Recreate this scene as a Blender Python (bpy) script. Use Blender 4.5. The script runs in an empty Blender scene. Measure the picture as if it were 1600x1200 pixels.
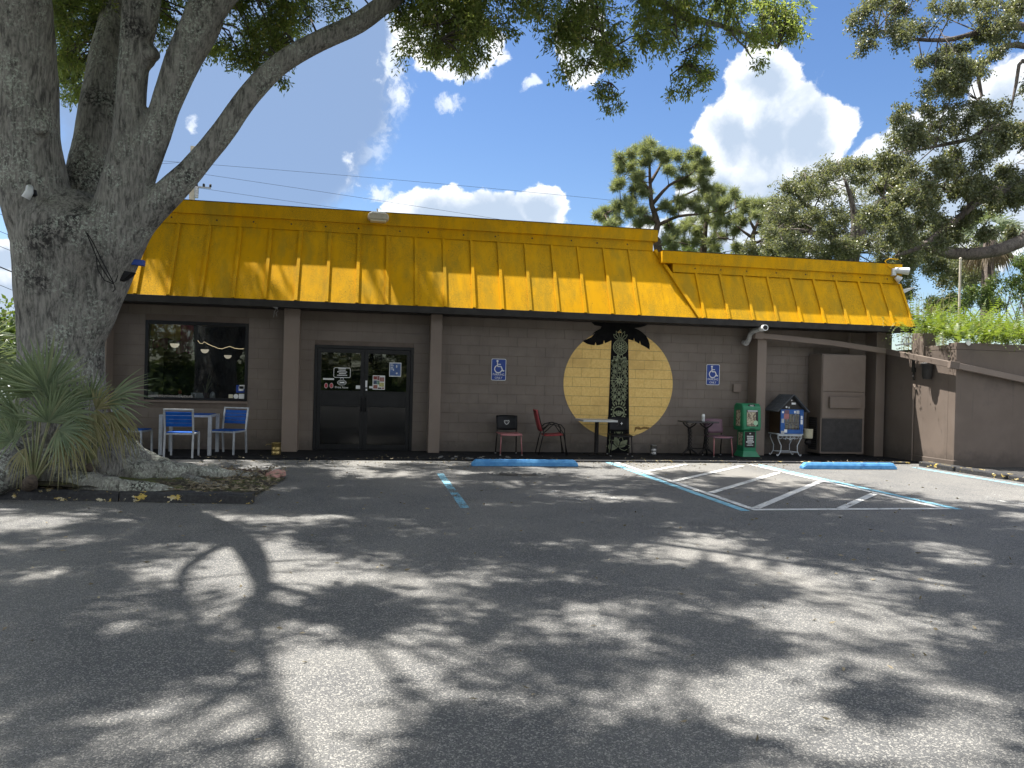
import bpy, bmesh, math, random
import numpy as np
from mathutils import Vector, Matrix, noise as mnoise

random.seed(7)
rng = np.random.default_rng(7)
PI = math.pi
S = bpy.context.scene
COL = S.collection

# ------------------------------------------------------------------ camera
FPX, YAW, PITCH, ROLL, EYE = 1200.0, math.radians(10.4), math.radians(-0.15), 0.025, 1.52
f0 = Vector((math.sin(YAW)*math.cos(PITCH), math.cos(YAW)*math.cos(PITCH), math.sin(PITCH)))
r0 = Vector((math.cos(YAW), -math.sin(YAW), 0))
u0 = r0.cross(f0)
CR = r0*math.cos(ROLL) + u0*math.sin(ROLL)
CU = u0*math.cos(ROLL) - r0*math.sin(ROLL)
CF = f0
CC = Vector((0, 0, EYE))
cam_d = bpy.data.cameras.new('camera')
cam = bpy.data.objects.new('camera', cam_d)
COL.objects.link(cam)
cam.matrix_world = Matrix(((CR.x, CU.x, -CF.x, CC.x), (CR.y, CU.y, -CF.y, CC.y), (CR.z, CU.z, -CF.z, CC.z), (0, 0, 0, 1)))
cam_d.sensor_width = 36.0
cam_d.lens = FPX/1600*36.0
cam_d.clip_start = 0.05
cam_d.clip_end = 3000
S.camera = cam

# survey helpers: a sight line from the standpoint, cut with a vertical or level plane of the site
def ray(x, y):
    return CF + CR*((x-800)/FPX) - CU*((y-600)/FPX)
def at_y(x, y, Y):
    d = ray(x, y)
    return CC + d*(Y/d.y)
def at_z(x, y, Z=0.0):
    d = ray(x, y)
    return CC + d*((Z-EYE)/d.z)

# ------------------------------------------------------------------ light
SX, SY = 0.36, 0.25            # metres a shadow slips right / towards the street per metre of fall
to_sun = Vector((-SX, SY, 1)).normalized()
SUN_EL = math.asin(to_sun.z)
SUN_AZ = math.atan2(to_sun.x, to_sun.y)     # clockwise from +Y
sd = bpy.data.lights.new('sun', 'SUN')
sd.energy = 3.3
sd.angle = math.radians(0.6)
sd.color = (1.0, 0.955, 0.88)
sun = bpy.data.objects.new('sun', sd)
COL.objects.link(sun)
sun.rotation_euler = to_sun.to_track_quat('Z', 'Y').to_euler()
sun.location = (-10, 10, 30)

S.view_settings.view_transform = 'Standard'
S.view_settings.look = 'None'
S.view_settings.gamma = 1.0
S.view_settings.use_curve_mapping = False
S.view_settings.exposure = 2.12
S.cycles.max_bounces = 8
S.cycles.transparent_max_bounces = 16

W = bpy.data.worlds.new('World')
S.world = W
W.use_nodes = True
wt = W.node_tree
wt.nodes.clear()
SKY_STRENGTH = 0.085

class NT:
    """small wrapper for building node trees"""
    def __init__(s, tree): s.t = tree
    def n(s, typ, ins=None, **kw):
        nd = s.t.nodes.new(typ)
        for k, v in kw.items(): setattr(nd, k, v)
        for k, v in (ins or {}).items(): s.set(nd.inputs[k], v)
        return nd
    def set(s, sock, v):
        if isinstance(v, bpy.types.NodeSocket): s.t.links.new(v, sock)
        elif isinstance(v, bpy.types.Node): s.t.links.new(v.outputs[0], sock)
        else: sock.default_value = v
    def m(s, op, a, b=0.0, c=None, clamp=False):
        nd = s.t.nodes.new('ShaderNodeMath'); nd.operation = op; nd.use_clamp = clamp
        s.set(nd.inputs[0], a); s.set(nd.inputs[1], b)
        if c is not None: s.set(nd.inputs[2], c)
        return nd.outputs[0]
    def vm(s, op, a, b=(0, 0, 0)):
        nd = s.t.nodes.new('ShaderNodeVectorMath'); nd.operation = op
        s.set(nd.inputs[0], a); s.set(nd.inputs[1], b)
        return nd
    def step(s, v, lo, hi, a=0.0, b=1.0):
        nd = s.t.nodes.new('ShaderNodeMapRange'); nd.interpolation_type = 'SMOOTHSTEP'
        s.set(nd.inputs[0], v); s.set(nd.inputs[1], lo); s.set(nd.inputs[2], hi); s.set(nd.inputs[3], a); s.set(nd.inputs[4], b)
        return nd.outputs[0]
    def mix(s, fac, a, b, blend='MIX'):
        nd = s.t.nodes.new('ShaderNodeMix'); nd.data_type = 'RGBA'; nd.blend_type = blend
        s.set(nd.inputs[0], fac); s.set(nd.inputs[6], a); s.set(nd.inputs[7], b)
        return nd.outputs[2]
    def noise(s, vec, scale, detail=4.0, rough=0.55, dist=0.0):
        nd = s.n('ShaderNodeTexNoise', {'Vector': vec, 'Scale': scale, 'Detail': detail, 'Roughness': rough, 'Distortion': dist})
        return nd.outputs[0]
    def mapv(s, vec, scale=(1, 1, 1), loc=(0, 0, 0), rot=(0, 0, 0)):
        nd = s.n('ShaderNodeMapping', {'Vector': vec, 'Scale': scale, 'Location': loc, 'Rotation': rot})
        return nd.outputs[0]

def rgba(c): return (c[0], c[1], c[2], 1.0)
def srgb(r, g, b):
    f = lambda v: (v/255/12.92) if v/255 <= 0.04045 else ((v/255+0.055)/1.055)**2.4
    return (f(r), f(g), f(b))

def build_sky():
    k = NT(wt)
    sky = k.n('ShaderNodeTexSky', sky_type='NISHITA', sun_disc=False, sun_elevation=SUN_EL, sun_rotation=SUN_AZ,
              altitude=0.0, air_density=1.0, dust_density=0.6, ozone_density=2.0)
    hsv = k.n('ShaderNodeHueSaturation', {'Hue': 0.507, 'Saturation': 1.20, 'Value': 0.46, 'Color': sky.outputs[0]})
    skyc = hsv.outputs[0]
    d = k.n('ShaderNodeTexCoord').outputs['Generated']
    sx = k.n('ShaderNodeSeparateXYZ', {0: d})
    az = k.m('ARCTAN2', sx.outputs[0], sx.outputs[1])
    el = k.m('ARCSINE', sx.outputs[2])
    p = k.n('ShaderNodeCombineXYZ', {0: az, 1: el, 2: 0.0}).outputs[0]
    # turbulence shared by all clouds
    nv = k.n('ShaderNodeTexNoise', {'Vector': p, 'Scale': 9.0, 'Detail': 7.0, 'Roughness': 0.6})
    w1 = k.vm('SUBTRACT', nv.outputs[1], (0.5, 0.5, 0.5)).outputs[0]
    w2 = k.n('ShaderNodeVectorMath', {0: w1, 'Scale': 0.07}, operation='SCALE').outputs[0]
    pw = k.vm('ADD', p, w2).outputs[0]
    bil = k.n('ShaderNodeTexVoronoi', {'Vector': pw, 'Scale': 26.0, 'Detail': 3.0, 'Roughness': 0.55}, feature='F1', normalize=True).outputs[0]
    fine = k.noise(pw, 34.0, 6.0, 0.6)
    broad = k.noise(p, 7.0, 4.0, 0.5)
    def azel(x, y):
        r = ray(x, y).normalized()
        return math.atan2(r.x, r.y), math.asin(r.z)
    def field(blobs, vec):
        acc = None
        for (x, y, rx, ry) in blobs:
            a, e = azel(x, y)
            dv = k.vm('SUBTRACT', vec, (a, e, 0)).outputs[0]
            dv = k.vm('MULTIPLY', dv, (FPX/rx*0.9, FPX/ry*0.95, 1)).outputs[0]
            L = k.vm('LENGTH', dv).outputs['Value']
            v = k.m('SUBTRACT', 1.0, L)
            if acc is None: acc = v
            else:
                acc = k.m('SMOOTH_MAX', acc, v, 0.15)
        return acc
    cum = [(1192, 128, 48, 50), (1140, 212, 50, 50), (1205, 215, 84, 74), (1262, 222, 52, 55), (1195, 320, 105, 75), (1130, 300, 48, 50),
           (690, 338, 80, 42), (760, 340, 85, 46), (845, 322, 42, 36), (800, 345, 80, 36), (640, 350, 45, 25),
           (1400, 280, 90, 60), (1490, 250, 110, 75), (1590, 180, 50, 60), (1560, 300, 120, 80), (1350, 330, 110, 50),
           (1010, 395, 110, 40), (705, 70, 75, 48), (0, 480, 60, 50), (10, 400, 30, 22), (900, 60, 30, 60), (1120, 400, 160, 50)]
    fc = field(cum, pw)
    fc2 = k.m('ADD', fc, k.m('MULTIPLY', k.m('SUBTRACT', 0.42, bil), 0.75))
    fc2 = k.m('ADD', fc2, k.m('MULTIPLY', k.m('SUBTRACT', fine, 0.5), 0.5))
    mc = k.step(fc2, 0.0, 0.15)
    # sunlit knobs, greyer bases
    shade = k.m('ADD', k.m('MULTIPLY', k.m('SUBTRACT', 0.55, bil), 1.1), k.m('MULTIPLY', k.m('SUBTRACT', broad, 0.5), 1.6))
    shade = k.m('ADD', shade, k.m('MULTIPLY', k.m('SUBTRACT', 0.34, fc), 1.1))
    ccol = k.mix(k.step(shade, -0.15, 0.62), rgba((1.6, 1.93, 2.4)), rgba((3.3, 3.4, 3.5)))
    # thin grey-blue veil with a brighter rim
    veil = [(330, 120, 250, 210), (470, 90, 160, 200), (420, 230, 160, 110), (250, 280, 140, 110), (560, 60, 55, 120), (520, 160, 85, 80), (300, 330, 200, 60)]
    fv = field(veil, pw)
    fv2 = k.m('ADD', fv, k.m('MULTIPLY', k.m('SUBTRACT', fine, 0.5), 0.30))
    mv = k.step(fv2, 0.0, 0.30, 0.0, 0.86)
    rim = k.m('MULTIPLY', k.step(fv2, 0.0, 0.10), k.step(fv2, 0.34, 0.10))
    # only the right-hand edge is lit
    rimside = k.step(az, azel(470, 200)[0], azel(600, 200)[0])
    vcol = k.mix(k.m('MULTIPLY', k.m('MULTIPLY', rim, rimside), k.step(fine, 0.42, 0.62)), rgba((.86, 1.22, 1.90)), rgba((2.8, 3.0, 3.2)))
    # small torn wisps
    wisp = [(620, 130, 34, 34), (700, 158, 42, 16), (832, 131, 14, 12), (295, 195, 12, 26), (540, 262, 18, 22), (575, 300, 40, 30), (610, 95, 26, 28), (655, 95, 60, 24)]
    fw = k.m('ADD', field(wisp, pw), k.m('MULTIPLY', k.m('SUBTRACT', fine, 0.58), 3.0))
    mw = k.step(fw, 0.1, 0.75, 0.0, 0.85)
    # unseen rest of the sky: clouds brightened and spread to fill the shade
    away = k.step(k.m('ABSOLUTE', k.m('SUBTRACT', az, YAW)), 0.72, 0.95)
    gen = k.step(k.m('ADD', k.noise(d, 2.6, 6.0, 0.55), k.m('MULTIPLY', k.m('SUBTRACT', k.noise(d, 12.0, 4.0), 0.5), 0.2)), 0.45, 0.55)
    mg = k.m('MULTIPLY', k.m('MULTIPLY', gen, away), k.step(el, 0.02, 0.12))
    c = k.mix(mv, skyc, vcol)
    c = k.mix(mw, c, rgba((2.8, 3.0, 3.3)))
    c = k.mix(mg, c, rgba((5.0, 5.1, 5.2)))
    c = k.mix(mc, c, ccol)
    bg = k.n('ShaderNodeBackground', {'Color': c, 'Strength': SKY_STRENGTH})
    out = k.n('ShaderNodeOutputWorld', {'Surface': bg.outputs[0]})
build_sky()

# ------------------------------------------------------------------ materials
MATS = {}
def new_mat(name):
    m = bpy.data.materials.new(name); m.use_nodes = True
    m.node_tree.nodes.clear()
    k = NT(m.node_tree)
    MATS[name] = m
    return m, k
def finish(k, shader):
    k.n('ShaderNodeOutputMaterial', {'Surface': shader})

def pm(name, c1, c2=None, scale=6.0, rough=0.6, bump=0.0, bscale=40.0, stretch=(1, 1, 1), lo=0.35, hi=0.65, spec=0.4, metal=0.0,
       c3=None, s3=1.2, lo3=0.55, hi3=0.72, detail=5.0, dist=0.004, splash=0.0):
    """principled paint / stone: two tones broken by noise, an optional third tone in larger patches, fine relief"""
    m, k = new_mat(name)
    pos = k.n('ShaderNodeNewGeometry').outputs['Position']
    v = k.mapv(pos, stretch)
    col = rgba(c1)
    if c2 is not None:
        col = k.mix(k.step(k.noise(v, scale, detail), lo, hi), rgba(c1), rgba(c2))
    if c3 is not None:
        col = k.mix(k.step(k.noise(v, s3, 6.0, 0.6), lo3, hi3), col, rgba(c3))
    if splash:     # mud thrown up on the foot of a wall, and runs down its face
        zz = k.n('ShaderNodeSeparateXYZ', {0: pos}).outputs[2]
        hgt = k.m('ADD', zz, k.m('MULTIPLY', k.noise(pos, 5.0, 6.0, 0.7), -.55))
        col = k.mix(k.step(hgt, .12, -.22, 0.0, splash), col, rgba((.05, .042, .036)))
        run = k.noise(k.mapv(pos, (1, 1, .07)), 9.0, 5.0, 0.65)
        col = k.mix(k.step(run, .56, .72, 0.0, splash*.45), col, rgba((.07, .058, .05)))
    b = k.n('ShaderNodeBsdfPrincipled', {'Base Color': col, 'Roughness': rough, 'Metallic': metal, 'Specular IOR Level': spec})
    if bump:
        bp = k.n('ShaderNodeBump', {'Strength': bump, 'Distance': dist, 'Height': k.noise(v, bscale, 4.0)})
        k.set(b.inputs['Normal'], bp.outputs[0])
    finish(k, b.outputs[0])
    return m

def leaf_mat(name, c1, c2, c3, trans=0.35, rough=0.45, spec=0.4):
    m, k = new_mat(name)
    g = k.n('ShaderNodeNewGeometry')
    r = g.outputs['Random Per Island']
    col = k.mix(k.step(r, 0.1, 0.9), rgba(c1), rgba(c2))
    col = k.mix(k.step(k.m('FRACT', k.m('MULTIPLY', r, 7.31)), 0.86, 0.98), col, rgba(c3))
    b = k.n('ShaderNodeBsdfPrincipled', {'Base Color': col, 'Roughness': rough, 'Specular IOR Level': spec})
    tcol = k.mix(0.5, col, rgba((c2[0]*2.1, c2[1]*1.95, c2[2]*.7)))
    t = k.n('ShaderNodeBsdfTranslucent', {'Color': tcol})
    ms = k.n('ShaderNodeMixShader', {0: trans, 1: b.outputs[0], 2: t.outputs[0]})
    finish(k, ms.outputs[0])
    return m

def asphalt_mat():
    m, k = new_mat('asphalt')
    pos = k.n('ShaderNodeNewGeometry').outputs['Position']
    vor = k.n('ShaderNodeTexVoronoi', {'Vector': pos, 'Scale': 125.0, 'Randomness': 1.0}, feature='F1')
    cell = k.n('ShaderNodeSeparateColor', {0: vor.outputs['Color']}).outputs[0]
    grain = k.noise(pos, 150.0, 3.0, 0.7)
    chip = k.step(cell, 0.58, 0.98)
    fl = k.noise(pos, 1.1, 5.0, 0.6)
    fl2 = k.noise(k.mapv(pos, (1, .35, 1)), 0.35, 4.0, 0.55)
    base = k.mix(k.step(fl, 0.3, 0.7), rgba((0.100, 0.101, 0.102)), rgba((0.145, 0.143, 0.138)))
    base = k.mix(k.step(fl2, 0.48, 0.66), base, rgba((0.180, 0.174, 0.162)))
    base = k.mix(k.m('MULTIPLY', chip, 0.62), base, rgba((0.40, 0.385, 0.35)))
    base = k.mix(k.m('MULTIPLY', k.step(grain, 0.52, 0.36), 0.9), base, rgba((0.028, 0.03, 0.035)))
    # oil drips and worn, paler wheel paths
    sp = k.noise(pos, 2.3, 5.0, 0.65)
    base = k.mix(k.m('MULTIPLY', k.step(sp, 0.66, 0.74), 0.5), base, rgba((0.04, 0.04, 0.042)))
    # hairline cracks
    cv = k.n('ShaderNodeTexVoronoi', {'Vector': k.vm('ADD', pos, k.n('ShaderNodeVectorMath', {0: k.n('ShaderNodeTexNoise', {'Vector': pos, 'Scale': 1.7, 'Detail': 5.0}).outputs[1], 'Scale': 1.3}, operation='SCALE').outputs[0]).outputs[0], 'Scale': 0.33}, feature='DISTANCE_TO_EDGE').outputs[0]
    cr = k.m('MULTIPLY', k.step(cv, 0.0035, 0.0008), k.step(k.noise(pos, 0.5, 3.0), 0.5, 0.62))
    base = k.mix(k.m('MULTIPLY', cr, 0.7), base, rgba((0.03, 0.03, 0.03)))
    b = k.n('ShaderNodeBsdfPrincipled', {'Base Color': base, 'Roughness': 0.85, 'Specular IOR Level': 0.25})
    h = k.m('ADD', k.m('MULTIPLY', vor.outputs['Distance'], -0.8), k.m('MULTIPLY', grain, 0.6))
    bp = k.n('ShaderNodeBump', {'Strength': 0.6, 'Distance': 0.006, 'Height': h})
    k.set(b.inputs['Normal'], bp.outputs[0])
    finish(k, b.outputs[0])
    return m

def worn_paint(name, c, c2, keep=0.42, soft=0.10):
    """road paint rubbed through to the asphalt"""
    m, k = new_mat(name)
    pos = k.n('ShaderNodeNewGeometry').outputs['Position']
    n1 = k.noise(pos, 42.0, 6.0, 0.7)
    n2 = k.noise(pos, 3.2, 5.0, 0.6)
    a = k.step(k.m('ADD', k.m('MULTIPLY', n1, 0.55), k.m('MULTIPLY', n2, 0.45)), keep, keep+soft)
    col = k.mix(k.step(k.noise(pos, 9.0, 4.0), 0.35, 0.65), rgba(c), rgba(c2))
    b = k.n('ShaderNodeBsdfPrincipled', {'Base Color': col, 'Roughness': 0.7, 'Specular IOR Level': 0.3})
    bp = k.n('ShaderNodeBump', {'Strength': 0.4, 'Distance': 0.004, 'Height': k.noise(pos, 120.0, 3.0)})
    k.set(b.inputs['Normal'], bp.outputs[0])
    t = k.n('ShaderNodeBsdfTransparent')
    finish(k, k.n('ShaderNodeMixShader', {0: a, 1: t.outputs[0], 2: b.outputs[0]}).outputs[0])
    return m

def glass_mat(name, tint, refl=1.0, rough=0.0, wav=0.0):
    m, k = new_mat(name)
    fr = k.n('ShaderNodeFresnel', {'IOR': 1.55})
    g = k.n('ShaderNodeBsdfGlossy', {'Roughness': rough, 'Color': rgba((.95, .97, 1))})
    if wav:
        pos = k.n('ShaderNodeNewGeometry').outputs['Position']
        bp = k.n('ShaderNodeBump', {'Strength': wav, 'Distance': 0.02, 'Height': k.noise(k.mapv(pos, (1, 1, .3)), 2.2, 2.0)})
        k.set(g.inputs['Normal'], bp.outputs[0])
    t = k.n('ShaderNodeBsdfTransparent', {'Color': rgba(tint)})
    finish(k, k.n('ShaderNodeMixShader', {0: k.m('MULTIPLY', fr.outputs[0], refl, clamp=True), 1: t.outputs[0], 2: g.outputs[0]}).outputs[0])
    return m

def emit_mat(name, c, s):
    m, k = new_mat(name)
    finish(k, k.n('ShaderNodeEmission', {'Color': rgba(c), 'Strength': s}).outputs[0])
    return m

def yellow_paint():
    m, k = new_mat('yellow_roof_paint')
    pos = k.n('ShaderNodeNewGeometry').outputs['Position']
    st = k.noise(k.mapv(pos, (1, .35, .35)), 5.0, 6.0, 0.65)
    big = k.noise(pos, 0.8, 5.0, 0.6)
    col = k.mix(k.step(big, 0.35, 0.65), rgba((0.62, 0.315, 0.004)), rgba((0.68, 0.36, 0.008)))
    # mildew film: fine specks gathered in patches and runs
    speck = k.noise(pos, 64.0, 5.0, 0.8)
    dirt = k.m('MULTIPLY', k.step(speck, 0.40, 0.68), k.step(k.m('ADD', k.m('MULTIPLY', st, 0.6), k.m('MULTIPLY', big, 0.4)), 0.40, 0.60))
    col = k.mix(k.m('MULTIPLY', dirt, 0.85), col, rgba((0.13, 0.105, 0.025)))
    run = k.noise(k.mapv(pos, (1, .08, .08)), 16.0, 4.0, 0.6)
    col = k.mix(k.m('MULTIPLY', k.step(run, 0.56, 0.75), 0.22), col, rgba((0.30, 0.17, 0.02)))
    old = k.noise(k.mapv(pos, (1.3, .5, .5)), 1.9, 6.0, 0.68)
    col = k.mix(k.m('MULTIPLY', k.step(old, 0.47, 0.68), 0.55), col, rgba((0.31, 0.215, 0.025)))
    fly = k.noise(pos, 23.0, 2.0, 0.5)
    col = k.mix(k.step(fly, 0.745, 0.765), col, rgba((0.06, 0.04, 0.02)))
    b = k.n('ShaderNodeBsdfPrincipled', {'Base Color': col, 'Roughness': 0.7, 'Specular IOR Level': 0.06})
    bp = k.n('ShaderNodeBump', {'Strength': 0.25, 'Distance': 0.004, 'Height': k.m('ADD', k.noise(pos, 70.0, 4.0), k.m('MULTIPLY', big, 3.0))})
    k.set(b.inputs['Normal'], bp.outputs[0])
    finish(k, b.outputs[0])
    return m

def bark_mat(name, c1, c2, cdark, lich, stretch=0.16, bump=0.9, lich_lo=0.52):
    m, k = new_mat(name)
    pos = k.n('ShaderNodeNewGeometry').outputs['Position']
    v = k.mapv(pos, (1, 1, stretch))
    fine = k.noise(v, 34.0, 6.0, 0.68, 0.6)
    v2 = k.mapv(pos, (1, 1, .3))
    rid = k.noise(v2, 13.0, 7.0, 0.7, 0.4)
    big = k.noise(pos, 1.3, 5.0, 0.6)
    col = k.mix(k.step(fine, 0.36, 0.62), rgba(c1), rgba(c2))
    col = k.mix(k.m('MULTIPLY', k.step(rid, 0.50, 0.36), 0.7), col, rgba(cdark))
    col = k.mix(k.m('MULTIPLY', k.step(big, 0.53, 0.64), k.step(k.noise(pos, 22.0, 4.0, 0.7), 0.38, 0.58)), col, rgba((cdark[0]*1.1, cdark[1]*1.1, cdark[2]*1.1)))
    lm = k.m('MULTIPLY', k.step(k.noise(pos, 30.0, 5.0, 0.72), 0.50, 0.60), k.step(k.noise(k.vm('ADD', pos, (7, 3, 1)).outputs[0], 1.7, 5.0, 0.6), lich_lo, lich_lo+0.14))
    col = k.mix(k.m('MULTIPLY', lm, 0.8), col, rgba(lich))
    b = k.n('ShaderNodeBsdfPrincipled', {'Base Color': col, 'Roughness': 0.92, 'Specular IOR Level': 0.15})
    hh = k.m('ADD', k.m('MULTIPLY', rid, 1.0), k.m('MULTIPLY', fine, 0.7))
    bp = k.n('ShaderNodeBump', {'Strength': bump, 'Distance': 0.03, 'Height': hh})
    k.set(b.inputs['Normal'], bp.outputs[0])
    finish(k, b.outputs[0])
    return m

M_ASPH = asphalt_mat()
M_WALK = pm('sealed_walkway', (.010, .010, .012), (.022, .022, .024), 9, .85, .4, 70, spec=.1)
M_BLUEL = worn_paint('blue_line_paint', (.17, .40, .52), (.26, .48, .58), 0.40, .08)
M_BLUEW = worn_paint('worn_blue_line_paint', (.15, .36, .48), (.24, .45, .56), 0.455, .07)
M_WHITEL = worn_paint('white_line_paint', (.62, .62, .60), (.50, .50, .49), 0.38, .08)
M_GHOST = worn_paint('faded_white_paint', (.5, .5, .49), (.42, .42, .41), 0.515, .06)
M_YEL = yellow_paint()
M_WALL = pm('brown_wall_paint', (.158, .128, .106), (.180, .147, .123), 2.2, .62, .25, 55, c3=(.142, .115, .096), s3=.9, splash=.6)
M_JOINT = pm('shaded_block_joint', (.115, .089, .072), (.14, .109, .09), 6, .8)  # joint tone darkened to put the recess shade into the colour
M_TRIM = pm('brown_trim_paint', (.185, .143, .116), (.20, .157, .129), 1.6, .55, .15, 40)
M_FASC = pm('dark_fascia_paint', (.025, .023, .022), (.036, .033, .031), 5, .6, .1, 40, spec=.2)
M_PWALL = pm('planter_wall_paint', (.135, .105, .086), (.158, .124, .103), 1.4, .75, .35, 60, c3=(.105, .083, .07), s3=.7, splash=.6)
M_SUN = pm('mural_gold_paint', (.72, .47, .145), (.80, .55, .19), 26, .7, .3, 60, c3=(.62, .40, .13), s3=1.4, lo3=.5)
M_BLACKP = pm('mural_black_paint', (.006, .006, .007), (.010, .010, .010), 8, .8, spec=.08)
M_OLIVE = pm('mural_olive_paint', (.19, .21, .12), (.23, .25, .15), 12, .65)
M_DARKM = pm('dark_bronze_metal', (.007, .007, .008), (.011, .011, .012), 6, .38, spec=.3)
M_GLASS = glass_mat('window_glass', (.80, .82, .82), 1.35, 0, .04)
M_DGLASS = glass_mat('door_glass', (.30, .31, .31), 2.3, .02, .12)
M_KICK = glass_mat('door_lower_glass', (.16, .16, .155), 1.0, .12, .1)
M_WHITE = pm('white_print', (.74, .74, .73), (.68, .68, .68), 14, .5)
M_WHITEM = pm('white_metal', (.60, .62, .64), (.52, .54, .56), 8, .45)
M_ALU = pm('brushed_grey_metal', (.34, .36, .39), (.42, .44, .47), 12, .4, metal=.3)
M_BSLAT = pm('blue_slat', (.004, .065, .31), (.007, .085, .36), 7, .5, spec=.2)
M_BLUES = pm('sign_blue', (.012, .045, .24), (.016, .055, .28), 5, .45)
M_BLUEST = pm('wheel_stop_blue', (.06, .23, .50), (.10, .31, .58), 9, .7, .4, 50, c3=(.03, .12, .32), s3=5, lo3=.56)
M_BLACK = pm('black_plastic', (.006, .006, .007), (.010, .010, .011), 8, .5, spec=.2)
M_BLACKI = pm('black_iron', (.009, .008, .008), (.02, .017, .016), 15, .6, spec=.2)
M_RED = pm('red_sling', (.21, .025, .03), (.27, .04, .042), 9, .6)
M_PINK = pm('dull_pink_paint', (.30, .11, .115), (.36, .15, .15), 8, .5)
M_MAUVE = pm('mauve_plastic', (.125, .068, .092), (.15, .085, .11), 5, .5)
M_TOPG = pm('pale_table_top', (.36, .37, .37), (.44, .45, .45), 5, .4)
M_GREEN = pm('green_paint', (.008, .15, .065), (.012, .18, .08), 5, .38, spec=.5)
M_PAPER = pm('newsprint', (.42, .38, .27), (.16, .12, .09), 21, .8, lo=.45, hi=.58)
M_CREAM = pm('cream_enamel', (.58, .53, .38), (.66, .61, .45), 6, .5)
M_SHING = pm('grey_shingle', (.055, .06, .07), (.085, .09, .10), 14, .85, .4, 60)
M_BLIB = pm('little_house_blue', (.012, .075, .27), (.02, .10, .33), 8, .5)
M_BRASS = pm('brass', (.40, .30, .12), (.25, .18, .07), 14, .35, metal=.8)
M_TIN = pm('tin', (.36, .35, .34), (.24, .23, .22), 14, .35, metal=.8)
M_PVC = pm('white_pvc', (.46, .46, .45), (.30, .30, .29), 5, .5)
M_WPVC = pm('bright_white_plastic', (.80, .80, .79), (.74, .74, .73), 5, .4)
M_AC = pm('brown_cabinet_paint', (.148, .115, .094), (.165, .13, .107), 3, .45, .1, 60)
M_GRILL = pm('dark_grille', (.035, .033, .033), (.05, .047, .046), 9, .6)
M_LAMPH = pm('lamp_housing', (.52, .47, .38), (.40, .35, .27), 9, .5)
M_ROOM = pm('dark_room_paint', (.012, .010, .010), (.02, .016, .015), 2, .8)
M_WOODF = pm('dark_wood', (.05, .028, .016), (.075, .045, .025), 4, .5, stretch=(1, .2, 1))
M_GLOW = emit_mat('warm_lamp_glow', (1.0, .82, .52), 9.0)
M_STRING = emit_mat('string_light_glow', (1.0, .80, .48), .26)
M_CLOTHY = pm('yellow_fabric', (.55, .40, .06), (.50, .30, .16), 5, .9)
M_CLOTHP = pm('magenta_fabric', (.45, .05, .25), (.30, .03, .16), 4, .9)
M_BARK = bark_mat('oak_bark', (.13, .128, .118), (.27, .26, .24), (.03, .029, .029), (.40, .44, .385), lich_lo=.45)
M_BARK2 = bark_mat('far_bark', (.10, .085, .075), (.17, .145, .13), (.04, .034, .03), (.2, .2, .18))
M_BARKP = bark_mat('pine_bark', (.075, .055, .045), (.12, .09, .07), (.03, .024, .02), (.1, .09, .08))
M_ROOT = bark_mat('lichen_root', (.19, .185, .165), (.32, .32, .285), (.022, .022, .02), (.52, .56, .48), .6, 1.0, .36)
M_LEAF = leaf_mat('oak_leaf', (.11, .155, .06), (.21, .27, .10), (.46, .40, .15), .62, .42, .4)
M_LEAF2 = leaf_mat('live_oak_leaf', (.075, .094, .052), (.15, .17, .095), (.26, .23, .135), .38, .42, .5)
M_PINEL = leaf_mat('pine_needle', (.11, .14, .07), (.19, .225, .12), (.26, .23, .14), .45)
M_FERN = leaf_mat('fern_leaf', (.072, .118, .022), (.145, .205, .036), (.28, .26, .09), .42)
M_BUSH = leaf_mat('shrub_leaf', (.05, .085, .022), (.10, .15, .04), (.2, .2, .08), .35)
M_CANE = leaf_mat('dry_cane', (.22, .20, .10), (.33, .31, .16), (.16, .22, .06), .3)
M_PALM = leaf_mat('palmetto_leaf', (.105, .145, .085), (.18, .23, .135), (.26, .27, .16), .3, .5)
M_PALMD = leaf_mat('dry_palmetto_leaf', (.17, .165, .08), (.26, .25, .125), (.30, .26, .16), .3, .6)
M_PALMS = leaf_mat('dead_palm_skirt', (.10, .075, .045), (.17, .13, .08), (.22, .18, .12), .2, .8)
M_STALK = pm('palmetto_stalk', (.16, .19, .09), (.22, .21, .12), 9, .6)
M_STALKB = pm('palmetto_boot', (.10, .078, .06), (.045, .035, .03), 22, .85, .5, 30)
M_SOIL = pm('mossy_soil', (.032, .027, .018), (.06, .05, .032), 14, .95, .9, 40, c3=(.085, .098, .022), s3=2.6, lo3=.46, hi3=.58, dist=.02)
M_KERB = None
M_ROCKP = pm('pink_rock', (.55, .30, .26), (.46, .26, .22), 9, .85, .6, 25)
M_EDGE = pm('brown_edging', (.07, .045, .04), (.10, .065, .056), 9, .85, .4, 30)
M_CONC = pm('concrete_pole', (.40, .34, .27), (.46, .40, .32), 5, .8)
M_WIRE = pm('wire_black', (.02, .02, .022))
M_CARW = pm('white_car_paint', (.78, .79, .80), (.76, .77, .78), 4, .25, spec=.6)
M_RUB = pm('rubber', (.012, .012, .012), (.02, .02, .02), 9, .8)
M_CARG = pm('dark_car_glass', (.01, .012, .014), None, rough=.08, spec=.7)
M_TWIG = pm('twig', (.06, .05, .042), (.09, .078, .065), 9, .9)
M_LITTER = leaf_mat('dry_leaf_litter', (.15, .125, .085), (.26, .22, .155), (.36, .32, .24), .1, .8)
M_GREENB = pm('far_green', (.03, .05, .02), (.05, .075, .03), .8, .9)

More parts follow.
